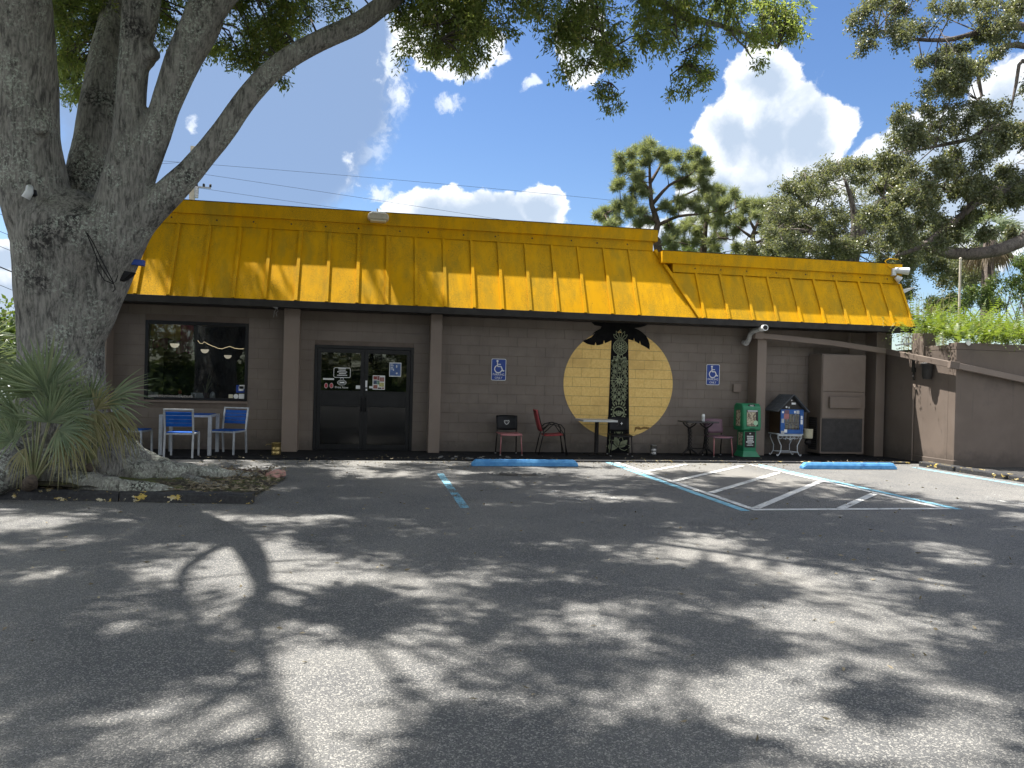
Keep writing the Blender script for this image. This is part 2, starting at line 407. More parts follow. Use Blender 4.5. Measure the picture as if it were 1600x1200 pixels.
def kerb_mat():
    m, k = new_mat('worn_yellow_kerb')
    pos = k.n('ShaderNodeNewGeometry').outputs['Position']
    n = k.noise(k.mapv(pos, (1, 1, 2)), 5.5, 7.0, 0.66)
    n2 = k.noise(pos, 26, 5, 0.7)
    col = k.mix(k.step(n2, .4, .65), rgba((.018, .018, .02)), rgba((.036, .036, .038)))
    yl = k.mix(k.step(k.noise(pos, 7, 4), .45, .6), rgba((.46, .33, .07)), rgba((.50, .45, .33)))
    col = k.mix(k.step(k.m('ADD', n, k.m('MULTIPLY', n2, .16)), .675, .69), col, yl)
    b = k.n('ShaderNodeBsdfPrincipled', {'Base Color': col, 'Roughness': .8})
    bp = k.n('ShaderNodeBump', {'Strength': .7, 'Distance': .02, 'Height': k.m('ADD', n, k.m('MULTIPLY', n2, .5))})
    k.set(b.inputs['Normal'], bp.outputs[0])
    finish(k, b.outputs[0])
    return m
M_KERB = kerb_mat()

# ------------------------------------------------------------------ mesh building
def link(o, parent=None):
    COL.objects.link(o)
    if parent is not None: o.parent = parent
    return o
def root_of(o):
    while o.parent is not None: o = o.parent
    return o
def tag(o, label=None, cat=None, group=None, kind=None):
    if label: o['label'] = label
    if cat: o['category'] = cat
    if group: o['group'] = group
    if kind: o['kind'] = kind
    return o
def thing(name, label, cat, loc=(0, 0, 0), rz=0.0, group=None):
    o = bpy.data.objects.new(name, None)
    COL.objects.link(o)
    o.empty_display_size = .2
    o.location = loc; o.rotation_euler = (0, 0, rz)
    return tag(o, label, cat, group)
def dup(root, loc, rz, label, name=None):
    r = root.copy(); COL.objects.link(r)
    r.location = loc; r.rotation_euler = (0, 0, rz); r['label'] = label
    for ch in [c for c in root.children]:
        c = ch.copy(); COL.objects.link(c); c.parent = r
        for g in [q for q in ch.children]:
            e = g.copy(); COL.objects.link(e); e.parent = c
    return r

class MB:
    def __init__(s): s.v = []; s.f = []
    def add(s, vs, fs):
        o = len(s.v)
        s.v.extend([tuple(v) for v in vs]); s.f.extend([tuple(i+o for i in f) for f in fs])
        return s
    def box(s, x0, y0, z0, x1, y1, z1):
        return s.add([(x0, y0, z0), (x1, y0, z0), (x1, y1, z0), (x0, y1, z0), (x0, y0, z1), (x1, y0, z1), (x1, y1, z1), (x0, y1, z1)],
                     [(0, 3, 2, 1), (4, 5, 6, 7), (0, 1, 5, 4), (1, 2, 6, 5), (2, 3, 7, 6), (3, 0, 4, 7)])
    def hexa(s, p):   # 8 corners, bottom ring then top ring
        return s.add(p, [(0, 3, 2, 1), (4, 5, 6, 7), (0, 1, 5, 4), (1, 2, 6, 5), (2, 3, 7, 6), (3, 0, 4, 7)])
    def bar(s, a, b, w, h, up=(0, 0, 1)):
        a = Vector(a); b = Vector(b); d = (b-a).normalized(); u = Vector(up)
        sd_ = d.cross(u)
        if sd_.length < 1e-4: sd_ = d.cross(Vector((0, 1, 0)))
        sd_.normalize(); u = sd_.cross(d).normalized()
        q = [sd_*(i*w/2)+u*(j*h/2) for i, j in ((-1, -1), (1, -1), (1, 1), (-1, 1))]
        return s.hexa([a+c for c in q]+[b+c for c in q])
    def tube(s, pts, r, n=8, cap=True):
        pts = [Vector(p) for p in pts]
        rs = r if isinstance(r, (list, tuple)) else [r]*len(pts)
        o = len(s.v); prev = None
        for i, p in enumerate(pts):
            d = (pts[min(i+1, len(pts)-1)]-pts[max(i-1, 0)])
            d = d.normalized() if d.length > 1e-9 else Vector((0, 0, 1))
            if prev is None:
                a = d.orthogonal().normalized()
            else:
                a = prev-d*prev.dot(d)
                a = a.normalized() if a.length > 1e-6 else d.orthogonal().normalized()
            prev = a; b = d.cross(a)
            for j in range(n):
                t = 2*PI*j/n
                s.v.append(tuple(p+(a*math.cos(t)+b*math.sin(t))*rs[i]))
        for i in range(len(pts)-1):
            for j in range(n):
                k2 = (j+1) % n
                s.f.append((o+i*n+j, o+i*n+k2, o+(i+1)*n+k2, o+(i+1)*n+j))
        if cap:
            s.f.append(tuple(o+j for j in range(n-1, -1, -1)))
            s.f.append(tuple(o+(len(pts)-1)*n+j for j in range(n)))
        return s
    def lathe(s, prof, c=(0, 0, 0), n=20):
        o = len(s.v)
        for (r, z) in prof:
            for j in range(n):
                t = 2*PI*j/n
                s.v.append((c[0]+r*math.cos(t), c[1]+r*math.sin(t), c[2]+z))
        for i in range(len(prof)-1):
            for j in range(n):
                k2 = (j+1) % n
                s.f.append((o+i*n+j, o+i*n+k2, o+(i+1)*n+k2, o+(i+1)*n+j))
        s.f.append(tuple(o+j for j in range(n-1, -1, -1)))
        s.f.append(tuple(o+(len(prof)-1)*n+j for j in range(n)))
        return s
    def prism(s, poly, y0, y1):     # poly in (x, z), between y0 (front) and y1
        n = len(poly); o = len(s.v)
        s.v.extend([(x, y0, z) for x, z in poly]); s.v.extend([(x, y1, z) for x, z in poly])
        s.f.append(tuple(o+i for i in range(n))); s.f.append(tuple(o+n+i for i in range(n-1, -1, -1)))
        for i in range(n):
            j = (i+1) % n
            s.f.append((o+i, o+n+i, o+n+j, o+j))
        return s
    def prismx(s, poly, x0, x1):    # poly in (y, z)
        n = len(poly); o = len(s.v)
        s.v.extend([(x0, y, z) for y, z in poly]); s.v.extend([(x1, y, z) for y, z in poly])
        s.f.append(tuple(o+i for i in range(n))); s.f.append(tuple(o+n+i for i in range(n-1, -1, -1)))
        for i in range(n):
            j = (i+1) % n
            s.f.append((o+i, o+n+i, o+n+j, o+j))
        return s
    def disc(s, cx, cz, rx, y, rz=None, n=32, t=.002):
        rz = rz or rx
        return s.prism([(cx+rx*math.cos(2*PI*i/n), cz+rz*math.sin(2*PI*i/n)) for i in range(n)], y, y+t)
    def ring(s, cx, cz, r, w, y, n=40, a0=0, a1=2*PI, t=.002, rz=None):
        k = (rz/r) if rz else 1
        for i in range(n):
            u0_, u1_ = a0+(a1-a0)*i/n, a0+(a1-a0)*(i+1)/n
            s.prism([(cx+(r-w/2)*math.cos(u0_), cz+k*(r-w/2)*math.sin(u0_)), (cx+(r+w/2)*math.cos(u0_), cz+k*(r+w/2)*math.sin(u0_)),
                     (cx+(r+w/2)*math.cos(u1_), cz+k*(r+w/2)*math.sin(u1_)), (cx+(r-w/2)*math.cos(u1_), cz+k*(r-w/2)*math.sin(u1_))], y, y+t)
        return s
    def stroke(s, pts, w, y, t=.002):
        for (x0, z0), (x1, z1) in zip(pts[:-1], pts[1:]):
            L = math.hypot(x1-x0, z1-z0) or 1e-6
            nx, nz = -(z1-z0)/L*w/2, (x1-x0)/L*w/2
            s.prism([(x0+nx, z0+nz), (x0-nx, z0-nz), (x1-nx, z1-nz), (x1+nx, z1+nz)], y, y+t)
        return s
    def build(s, name, mat, parent=None, world=False, loc=(0, 0, 0), smooth=False, bevel=0.0, fixn=True):
        me = bpy.data.meshes.new(name)
        vs = s.v
        if world and parent is not None:
            q = root_of(parent).location
            vs = [(v[0]-q.x, v[1]-q.y, v[2]-q.z) for v in vs]
        elif parent is None and world:
            vs = [(v[0]-loc[0], v[1]-loc[1], v[2]-loc[2]) for v in vs]
        me.from_pydata(vs, [], s.f)
        if fixn:
            bm = bmesh.new(); bm.from_mesh(me); bmesh.ops.recalc_face_normals(bm, faces=bm.faces); bm.to_mesh(me); bm.free()
        me.materials.append(mat)
        if smooth: me.polygons.foreach_set('use_smooth', [True]*len(me.polygons))
        o = bpy.data.objects.new(name, me)
        o.location = loc if parent is None else (0, 0, 0)
        link(o, parent)
        if bevel:
            b = o.modifiers.new('bevel', 'BEVEL'); b.width = bevel; b.segments = 2; b.limit_method = 'ANGLE'; b.angle_limit = math.radians(40)
        return o

def structure(o, label=None):
    o['kind'] = 'structure'
    if label: o['label'] = label
    return o

def text_obj(body, size, mat, parent, x, y, z, align='CENTER', name='lettering', sx=1.0):
    cu = bpy.data.curves.new('lettering', 'FONT'); cu.body = body; cu.size = size; cu.align_x = align; cu.align_y = 'CENTER'; cu.extrude = .0006; cu.resolution_u = 2
    t = bpy.data.objects.new('tmp', cu); COL.objects.link(t)
    dg = bpy.context.evaluated_depsgraph_get()
    me = bpy.data.meshes.new_from_object(t.evaluated_get(dg))
    bpy.data.objects.remove(t)
    n = len(me.vertices); co = np.empty(n*3); me.vertices.foreach_get('co', co); co = co.reshape(-1, 3)
    q = root_of(parent).location if parent is not None else Vector((0, 0, 0))
    out = np.stack([co[:, 0]*sx+x, -co[:, 2]+y, co[:, 1]+z], 1)
    me.vertices.foreach_set('co', out.ravel()); me.materials.clear(); me.materials.append(mat); me.update()
    o = bpy.data.objects.new(name, me); link(o, parent)
    return o
def to_local(o, root):       # for lettering laid out in world metres
    q = root.location
    me = o.data; n = len(me.vertices); co = np.empty(n*3); me.vertices.foreach_get('co', co)
    co = co.reshape(-1, 3)-np.array(q); me.vertices.foreach_set('co', co.ravel()); me.update()
    return o

def mesh_np(name, V, F4, mat, parent=None, smooth=False):
    me = bpy.data.meshes.new(name)
    V = np.ascontiguousarray(V, dtype=np.float32); F4 = np.ascontiguousarray(F4, dtype=np.int32)
    me.vertices.add(len(V)); me.vertices.foreach_set('co', V.ravel())
    nf, k = F4.shape
    me.loops.add(nf*k); me.loops.foreach_set('vertex_index', F4.ravel())
    me.polygons.add(nf); me.polygons.foreach_set('loop_start', np.arange(0, nf*k, k, dtype=np.int32))
    try: me.polygons.foreach_set('loop_total', np.full(nf, k, dtype=np.int32))
    except Exception: pass
    me.update(calc_edges=True); me.validate()
    me.materials.append(mat)
    o = bpy.data.objects.new(name, me); link(o, parent)
    return o

def unit(a): return a/np.maximum(np.linalg.norm(a, axis=1, keepdims=True), 1e-9)
def leaf_quads(P, D, length, width, r=rng):
    """one kite-shaped leaf per point P along direction D"""
    n = len(P)
    L = (length*r.uniform(.65, 1.25, n))[:, None]; Wd = (width*r.uniform(.7, 1.2, n))[:, None]
    D = unit(D)
    side = unit(np.cross(D, r.normal(size=(n, 3))))
    up = np.cross(side, D)
    b = P; tip = P+D*L+up*(-.12*L)
    l = P+D*L*.45+side*Wd*.5+up*Wd*.12; rr = P+D*L*.45-side*Wd*.5+up*Wd*.12
    V = np.stack([b, l, tip, rr], 1).reshape(-1, 3)
    F = (np.arange(n)[:, None]*4+np.arange(4)[None, :])
    return V, F
def clump_leaves(centers, radii, n_tw, n_lf, length, width, droop=.25, flat=.75, r=rng, tw_len=.9, spread=.055):
    """leaves set along twigs that leave each clump's heart; returns leaf points, directions and the twigs"""
    C_ = np.asarray(centers, float); R_ = np.asarray(radii, float)
    idx = np.repeat(np.arange(len(C_)), n_tw)
    d = unit(r.normal(size=(len(idx), 3))); d[:, 2] *= flat
    Rr = R_[idx][:, None]
    start = C_[idx]+d*Rr*r.uniform(.1, .75, (len(idx), 1))
    td = unit(d*.45+r.normal(size=d.shape)*.62+np.array([0, 0, -droop]))
    Lt = Rr*tw_len*r.uniform(.35, .75, (len(idx), 1))
    j = np.repeat(np.arange(len(idx)), n_lf)
    t = r.uniform(0.05, 1, (len(j), 1))
    P = start[j]+td[j]*Lt[j]*t+r.normal(size=(len(j), 3))*spread+np.array([0, 0, -1])*(t**2)*Lt[j]*droop*.5
    D = unit(td[j]*.7+r.normal(size=(len(j), 3))*.75+np.array([0, 0, -droop]))
    return P, D, start, start+td*Lt
def twig_mesh(A, B, rad):
    n = len(A); d = unit(B-A); s = unit(np.cross(d, np.array([.3, .5, .8]))); u = np.cross(d, s)
    V = np.stack([A+s*rad, A-s*rad*.5+u*rad*.87, A-s*rad*.5-u*rad*.87, B+s*rad*.3, B-s*rad*.15+u*rad*.26, B-s*rad*.15-u*rad*.26], 1).reshape(-1, 3)
    base = np.arange(n)[:, None]*6
    F = np.concatenate([base+np.array([[0, 1, 4, 3]]), base+np.array([[1, 2, 5, 4]]), base+np.array([[2, 0, 3, 5]])], 0)
    return V, F
def in_poly(x, y, poly):
    c = False; n = len(poly)
    for i in range(n):
        x0, y0 = poly[i]; x1, y1 = poly[i-1]
        if (y0 > y) != (y1 > y) and x < (x1-x0)*(y-y0)/(y1-y0)+x0: c = not c
    return c
# ------------------------------------------------------------------ ground
g = MB(); g.add([(-1500, -900, -.03), (1500, -900, -.03), (1500, 1900, -.03), (-1500, 1900, -.03)], [(0, 1, 2, 3)])
structure(g.build('ground', M_GREENB, fixn=False), 'flat green ground beyond the lot')
g = MB(); g.add([(-45, -28, 0), (60, -28, 0), (60, 14.5, 0), (-45, 14.5, 0)], [(0, 1, 2, 3)])
lot = structure(g.build('parking_lot', M_ASPH, fixn=False), 'worn grey asphalt parking lot')

def paint(name, quads, mat, z=.004):
    m = MB()
    for q in quads: m.add([(x, y, z) for x, y in q], [tuple(range(len(q)))])
    return m.build(name, mat, lot, fixn=False)
def line(x0, y0, x1, y1, w):
    L = math.hypot(x1-x0, y1-y0); nx, ny = -(y1-y0)/L*w/2, (x1-x0)/L*w/2
    return [(x0+nx, y0+ny), (x0-nx, y0-ny), (x1-nx, y1-ny), (x1+nx, y1+ny)]
def gz(x, y): v = at_z(x, y, 0); return (v.x, v.y)
paint('blue_line', [line(1.14, 12.5, 1.14, 9.1, .11)], M_BLUEW)
paint('blue_line', [line(4.58, 14.4, 4.58, 8.78, .12)], M_BLUEL)
paint('blue_line', [line(7.60, 14.1, 7.60, 8.80, .12)], M_BLUEL)
paint('blue_line', [line(10.78, 13.75, 10.78, 3.0, .12)], M_BLUEL)
paint('white_line', [line(4.745, 14.4, 4.745, 8.93, .10)], M_WHITEL, .005)
paint('white_line', [line(7.43, 14.1, 7.43, 8.93, .10)], M_WHITEL, .005)
paint('white_line', [line(4.70, 8.86, 7.50, 8.86, .11)], M_WHITEL, .006)
for a, b in (((1004, 737), (1073, 726)), ((1054, 752), (1160, 728)), ((1109, 771), (1216, 739)), ((1177, 795), (1281, 753)), ((1314, 795), (1366, 772))):
    (x0, y0), (x1, y1) = gz(*a), gz(*b)
    paint('hatch_line', [line(max(x0, 4.8), y0, min(x1, 7.38), y1, .11)], M_WHITEL, .008)
# what is left of the old wheelchair emblems
def ghost(cx, cy, s):
    m = MB()
    pts = [(0, .6), (0, .1), (.45, .1), (.6, -.35)]
    for (a0, b0), (a1, b1) in zip(pts[:-1], pts[1:]):
        m.add([(x, y, .0045) for x, y in line(cx+a0*s, cy+b0*s, cx+a1*s, cy+b1*s, .10*s)], [(0, 1, 2, 3)])
    n = 22
    for i in range(n):
        a, b = 2*PI*(i/n*.7)+2.2, 2*PI*((i+1)/n*.7)+2.2
        m.add([(cx+q*s*math.cos(t), cy-.15*s+q*s*math.sin(t), .0045) for q, t in ((.45, a), (.57, a), (.57, b), (.45, b))], [(0, 1, 2, 3)])
    return m.build('worn_emblem', M_GHOST, lot, fixn=False)
ghost(2.9, 10.3, .9)
ghost(9.3, 9.7, .9)
# a small pothole patch of broken dark asphalt below the left wheel stop
m = MB(); n = 26; cx, cy = 2.35, 12.35
ring = [(cx+(.42+random.uniform(-.12, .1))*math.cos(2*PI*i/n), cy+(.20+random.uniform(-.07, .06))*math.sin(2*PI*i/n)) for i in range(n)]
m.add([(x, y, .004) for x, y in ring], [tuple(range(n))])
m.build('broken_patch', pm('broken_asphalt', (.02, .02, .02), (.055, .05, .045), 18, .95, .9, 40, dist=.02), lot, fixn=False)
for _ in range(16):
    t = random.uniform(0, 2*PI); q = random.uniform(.25, .5)
    s_ = random.uniform(.015, .04); x, y = cx+q*1.1*math.cos(t), cy+q*.55*math.sin(t)
    MB().hexa([(x-s_, y-s_, .002), (x+s_, y-s_*.7, .002), (x+s_*.8, y+s_, .002), (x-s_, y+s_*.8, .002), (x-s_*.6, y-s_*.6, s_*.8), (x+s_*.6, y-s_*.4, s_*.9), (x+s_*.5, y+s_*.6, s_*.7), (x-s_*.5, y+s_*.5, s_*.8)]).build('asphalt_crumb', M_ASPH, lot)
structure(MB().box(-6.4, 14.47, -.1, 11.55, 16.30, .035).build('walkway', M_WALK, bevel=.01), 'black sealed walkway along the building')
walkway = bpy.data.objects['walkway']
for i, (x0, x1) in enumerate(((2.9, 5.1), (5.12, 7.3), (7.32, 9.4), (9.42, 11.2))):
    MB().box(x0, 14.36, -.1, x1, 14.46, .040+.004*(i % 2)).build('kerb_stone', M_KERB, walkway, bevel=.012)
for _ in range(26):   # broken edge of the sealcoat at the left
    x, y = random.uniform(1.3, 2.9), random.uniform(14.5, 14.95); s_ = random.uniform(.012, .04)
    MB().hexa([(x-s_, y-s_, .03), (x+s_, y-s_*.7, .03), (x+s_*.8, y+s_, .03), (x-s_, y+s_*.8, .03), (x-s_*.6, y-s_*.6, .03+s_*.8), (x+s_*.6, y-s_*.4, .03+s_*.7), (x+s_*.5, y+s_*.6, .03+s_*.6), (x-s_*.5, y+s_*.5, .03+s_*.8)]).build('crumb', M_ASPH, walkway)

# ------------------------------------------------------------------ the building
WY = 16.06                      # face of the front wall
XL, XR = -5.95, 11.95
B = thing('restaurant_building', 'brown block restaurant with a yellow seamed mansard roof', 'building', (3, WY, 0))
def wp(x, y):                   # photo sight line onto the wall face -> (x, z)
    v = at_y(x, y, WY); return (v.x, v.z)
WIN = (-4.36, -2.43, 1.0, 2.555)
DOOR = (-1.14, .86, .0, 2.18)
bays = [(XL, -1.56, WIN), (-1.56, 1.28, DOOR), (1.28, 8.45, None), (8.45, XR, None)]
pil = [(-5.22, -4.93), (-1.71, -1.41), (1.17, 1.40), (8.35, 8.57), (11.27, 11.50)]
BW, BH = .4065, .2035
block_me = None
n_block = 0
for bi, (x0, x1, hole) in enumerate(bays):
    m = MB(); ya, yb = WY+.010, WY+.20
    ex = .0015
    if hole:
        hx0, hx1, hz0, hz1 = hole
        m.box(x0+ex, ya, 0, hx0, yb, 2.95); m.box(hx1, ya, 0, x1-ex, yb, 2.95)
        m.box(hx0, ya, hz1, hx1, yb, 2.95)
        if hz0 > .05: m.box(hx0, ya, 0, hx1, yb, hz0)
    else: m.box(x0+ex, ya, 0, x1-ex, yb, 2.95)
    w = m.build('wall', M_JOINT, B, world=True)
    rest = MB()
    for r in range(14):
        z0 = .036+r*BH; z1 = min(z0+BH-.008, 2.85)
        off = (BW/2 if r % 2 else 0)
        c0 = math.floor((x0-off)/BW)
        for c in range(c0, c0+40):
            bx0 = c*BW+off+.002; bx1 = bx0+BW-.004
            bx0 = max(bx0, x0+.002); bx1 = min(bx1, x1-.002)
            if bx1-bx0 < .03: continue
            segs = [(bx0, bx1)]
            if hole and z1 > hole[2]+.02 and z0 < hole[3]-.02:
                segs = []
                if bx0 < hole[0]-.02: segs.append((bx0, min(bx1, hole[0]-.002)))
                if bx1 > hole[1]+.02: segs.append((max(bx0, hole[1]+.002), bx1))
            for (sx0, sx1) in segs:
                zz0, zz1 = z0, z1
                if hole and sx1 > hole[0] and sx0 < hole[1]:
                    if z0 < hole[3] < z1: zz0 = hole[3]+.002
                    if z0 < hole[2] < z1: zz1 = hole[2]-.002
                if any(sx0 > p0 and sx1 < p1 for p0, p1 in pil): continue
                yj = WY+random.uniform(-.0012, .0012)
                if bi in (1, 2) and n_block < 296:
                    n_block += 1
                    full = abs((sx1-sx0)-(BW-.004)) < 1e-4 and abs((zz1-zz0)-(BH-.008)) < 1e-4
                    if full and block_me is not None:
                        o = bpy.data.objects.new('block', block_me); link(o, w)
                    else:
                        mm = MB().box(0, 0, 0, sx1-sx0, .03, zz1-zz0)
                        o = mm.build('block', M_WALL, w)
                        if full: block_me = o.data
                    o.location = (sx0-B.location.x, yj-B.location.y, zz0)
                else:
                    rest.box(sx0, yj, zz0, sx1, yj+.03, zz1)
    if rest.v:
        o = rest.build('block', M_WALL, w, world=True); o['kind'] = 'stuff'
for i, (p0, p1) in enumerate(pil):
    MB().box(p0, 15.66, .036, p1, 16.075, 2.858).build('pilaster', M_TRIM, B, world=True, bevel=.006)
# shell behind the front wall
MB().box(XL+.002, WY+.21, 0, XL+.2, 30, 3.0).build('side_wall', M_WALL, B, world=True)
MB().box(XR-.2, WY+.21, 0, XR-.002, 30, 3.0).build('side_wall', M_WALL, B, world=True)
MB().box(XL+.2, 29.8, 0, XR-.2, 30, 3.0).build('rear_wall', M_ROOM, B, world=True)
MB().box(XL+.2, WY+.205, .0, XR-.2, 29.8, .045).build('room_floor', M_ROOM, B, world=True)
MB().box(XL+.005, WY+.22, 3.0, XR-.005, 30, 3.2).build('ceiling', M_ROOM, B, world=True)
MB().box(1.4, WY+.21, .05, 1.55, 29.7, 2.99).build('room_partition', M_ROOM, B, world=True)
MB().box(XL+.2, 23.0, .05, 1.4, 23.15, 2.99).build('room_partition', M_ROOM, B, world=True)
MB().box(5, 20, 3.21, 8, 22, 3.5).build('roof_hatch', M_ROOM, B, world=True)
# soffit and fascia
MB().box(XL-.02, 15.215, 2.862, XR-.1, 16.5, 2.88).build('soffit', M_FASC, B, world=True)
MB().box(XL-.03, 15.175, 2.835, 11.86, 15.212, 2.966).build('eave_fascia', M_FASC, B, world=True, bevel=.004)
# mansard: slope coordinates (x, t) and height n off the slope
SN = Vector((0, -.8944, .4472))
def sl(x, t, n=0.0): return Vector((x, 15.20+.74*t, 2.97+1.48*t))+SN*n
def hipx(t): return 6.73-.75*t
T1 = .682
def slope_piece(poly, n0, n1, name, mat=M_YEL, bevel=0.0):
    m = MB(); k = len(poly)
    vs = [sl(x, t, n1) for x, t in poly]+[sl(x, t, n0) for x, t in poly]
    fs = [tuple(range(k)), tuple(range(2*k-1, k-1, -1))]+[(i, k+i, k+(i+1) % k, (i+1) % k) for i in range(k)]
    m.add(vs, fs)
    return m.build(name, mat, B, world=True, bevel=bevel)
bx = [-3.75+.5735*k for k in range(-3, 18)]
bx = [XL-.02]+bx
for i in range(len(bx)-1):
    a, b = bx[i]+.008, bx[i+1]-.008
    nn = random.uniform(-.004, .004)
    if b <= hipx(1): poly = [(a, 0), (b, 0), (b, 1), (a, 1)]
    else:
        tb = (6.73-b)/.75
        poly = [(a, 0), (b, 0), (b, tb), (min(hipx(1), b), 1), (a, 1)] if a < hipx(1) else [(a, 0), (b, 0), (b, tb), (a, (6.73-a)/.75)]
    slope_piece(poly, -.03, nn, 'roof_panel')
a = bx[-1]+.008
slope_piece([(a, 0), (6.73, 0), (a, (6.73-a)/.75)], -.03, 0, 'roof_panel')
for x in bx[1:]:
    t1 = min(1.0, (6.73-x)/.75)
    slope_piece([(x-.03, 0), (x+.03, 0), (x+.03, t1-.02), (x-.03, t1)], -.02, random.uniform(.026, .034) if x < 5.9 else .005, 'roof_batten')
# hip trim between the two roofs, and the return of the tall roof above the low one
hp = [sl(6.76, -.012, .03), sl(6.01, 1.0, .03)]
MB().bar(hp[0], hp[1], .07, .05, up=SN).build('hip_trim', M_YEL, B, world=True)
MB().add([(6.74, 15.203, 2.97), (5.985, 15.943, 4.45), (5.985, 24, 4.45), (6.74, 24, 2.97)], [(0, 1, 2, 3)]).build('roof_return', M_YEL, B, world=True)
bx2 = [6.88+.5585*k for k in range(0, 9)]+[11.84]
slope_piece([(6.80, .0), (6.872, 0), (6.872, T1), (6.33, T1)], -.03, -.012, 'roof_panel')
for i in range(len(bx2)-1):
    a, b = bx2[i]+.008, bx2[i+1]-.008
    slope_piece([(a, 0), (b, 0), (b, T1), (a, T1)], -.03, -.012+random.uniform(-.004, .003), 'roof_panel')
for x in bx2:
    slope_piece([(x-.027, 0), (x+.027, 0), (x+.027, T1), (x-.027, T1)], -.02, .020, 'roof_batten')
MB().prismx([(15.23, 2.975), (15.70, 3.975), (16.3, 3.975), (16.3, 2.975)], 11.80, 11.86).build('gable_panel', M_YEL, B, world=True)
# cornices
CORN = 15.875
MB().box(XL-.05, CORN+.045, 4.452, 5.97, 16.5, 4.655).build('cornice_band', M_YEL, B, world=True, bevel=.004)
MB().box(XL-.08, CORN, 4.652, 6.06, 16.55, 4.905).build('cornice_cap', M_YEL, B, world=True, bevel=.006)
yl = 15.20+.74*T1
MB().box(6.34, yl-.022, 3.982, 11.80, 16.5, 4.165).build('cornice_band', M_YEL, B, world=True, bevel=.004)
MB().box(6.08, yl-.067, 4.162, 11.85, 16.55, 4.425).build('cornice_cap', M_YEL, B, world=True, bevel=.006)
MB().box(XL-.06, CORN-.008, 4.906, 6.07, 16.56, 4.915).build('parapet_flashing', M_DARKM, B, world=True)
MB().box(6.075, yl-.074, 4.426, 11.86, 16.56, 4.434).build('parapet_flashing', M_DARKM, B, world=True)
for x in np.arange(-4.6, 5.9, .72):
    xx = x+random.uniform(-.12, .12); MB().disc(xx, 4.56+random.uniform(-.01, .01), .017, CORN+.040, n=8, t=.006).build('weep_hole', M_FASC, B, world=True)
for x in np.arange(6.8, 11.7, .66):
    xx = x+random.uniform(-.12, .12); MB().disc(xx, 4.08, .016, yl-.027, n=8, t=.006).build('weep_hole', M_FASC, B, world=True)
MB().box(XL, 16.6, 3.2, 5.96, 30, 4.6).build('roof_deck', M_ROOM, B, world=True)
MB().box(5.97, 16.6, 3.2, XR, 30, 4.1).build('roof_deck', M_ROOM, B, world=True)

# window
hx0, hx1, hz0, hz1 = WIN
wf = MB()
for q in ((hx0, hz0, hx0+.055, hz1), (hx1-.055, hz0, hx1, hz1), (hx0+.056, hz0, hx1-.056, hz0+.05), (hx0+.056, hz1-.07, hx1-.056, hz1)):
    wf.box(q[0], WY-.012, q[1], q[2], WY+.09, q[3])
win = wf.build('window', M_DARKM, B, world=True, bevel=.004)
MB().box(hx0+.05, WY+.045, hz0+.045, hx1-.05, WY+.053, hz1-.065).build('pane', M_GLASS, win, world=True)
MB().box(hx0-.02, WY-.02, hz0-.05, hx1+.02, WY+.02, hz0-.003).build('sill', M_TRIM, win, world=True, bevel=.004)
def W4(cx, cy): return wp(180+cx*.20833, 470+cy*.20833)
def sheet(name, pts, mat, parent, y):
    return MB().prism(pts, y, y+.0015).build(name, mat, parent, world=True)
for (x0, y0, x1, y1, mat) in ((905, 632, 970, 690, M_BLUES), (925, 640, 960, 676, M_WHITE), (925, 698, 965, 736, M_WHITE), (848, 702, 880, 730, M_CREAM), (928, 660, 972, 632, M_WHITE)):
    p0 = W4(x0, y0); p1 = W4(x1, y1)
    sheet('sticker', [(p0[0], p1[1]), (p1[0], p1[1]), (p1[0], p0[1]), (p0[0], p0[1])], mat, win, WY+.040-(.002 if mat is M_WHITE else 0))
p = W4(903, 717); MB().disc(p[0], p[1], .048, WY+.0385, n=24).build('sticker', M_WHITE, win, world=True)

# door set
hx0, hx1, hz0, hz1 = DOOR
df = MB()
df.box(hx0, WY-.01, .036, hx0+.06, WY+.10, hz1).box(hx1-.06, WY-.01, .036, hx1, WY+.10, hz1).box(hx0+.061, WY-.01, hz1-.06, hx1-.061, WY+.10, hz1).box(hx0+.061, WY, .036, hx1-.061, WY+.1, .05)
dfr = df.build('door_frame', M_DARKM, B, world=True, bevel=.004)
mid = (hx0+hx1)/2
for sgn, (a, b) in ((-1, (hx0+.064, mid-.003)), (1, (mid+.003, hx1-.064))):
    m = MB(); ya, yb = WY+.006, WY+.05
    m.box(a, ya, .055, a+.075, yb, hz1-.064).box(b-.075, ya, .055, b, yb, hz1-.064)
    for z0, z1 in ((.055, .155), (.93, .945), (1.245, 1.26), (2.03, hz1-.064)): m.box(a+.0755, ya+.001, z0, b-.0755, yb, z1)
    d = m.build('door', M_DARKM, B, world=True, bevel=.003)
    MB().box(a+.07, WY+.022, 1.255, b-.07, WY+.03, 2.035).build('pane', M_DGLASS, d, world=True)
    MB().box(a+.07, WY+.022, .15, b-.07, WY+.03, .935).build('lower_pane', M_KICK, d, world=True)
    MB().box(a+.0765, WY+.012, .947, b-.0765, WY+.045, 1.243).build('lock_panel', M_DARKM, d, world=True)
    hxx = (b-.038) if sgn < 0 else (a+.038)
    MB().tube([(hxx, WY+.004, .84), (hxx, WY-.05, .86), (hxx, WY-.055, 1.0), (hxx, WY-.05, 1.10), (hxx, WY+.004, 1.12)], .012, 8).build('handle', M_BLACK, d, world=True, smooth=True)
    if sgn < 0: dl = d
    else: dr = d
def W5(cx, cy): return wp(420+cx*.2251, 460+cy*.2251)
def rect5(name, x0, y0, x1, y1, mat, parent, y):
    p0 = W5(x0, y0); p1 = W5(x1, y1)
    return sheet(name, [(p0[0], p1[1]), (p1[0], p1[1]), (p1[0], p0[1]), (p0[0], p0[1])], mat, parent, y)
yp = WY+.019
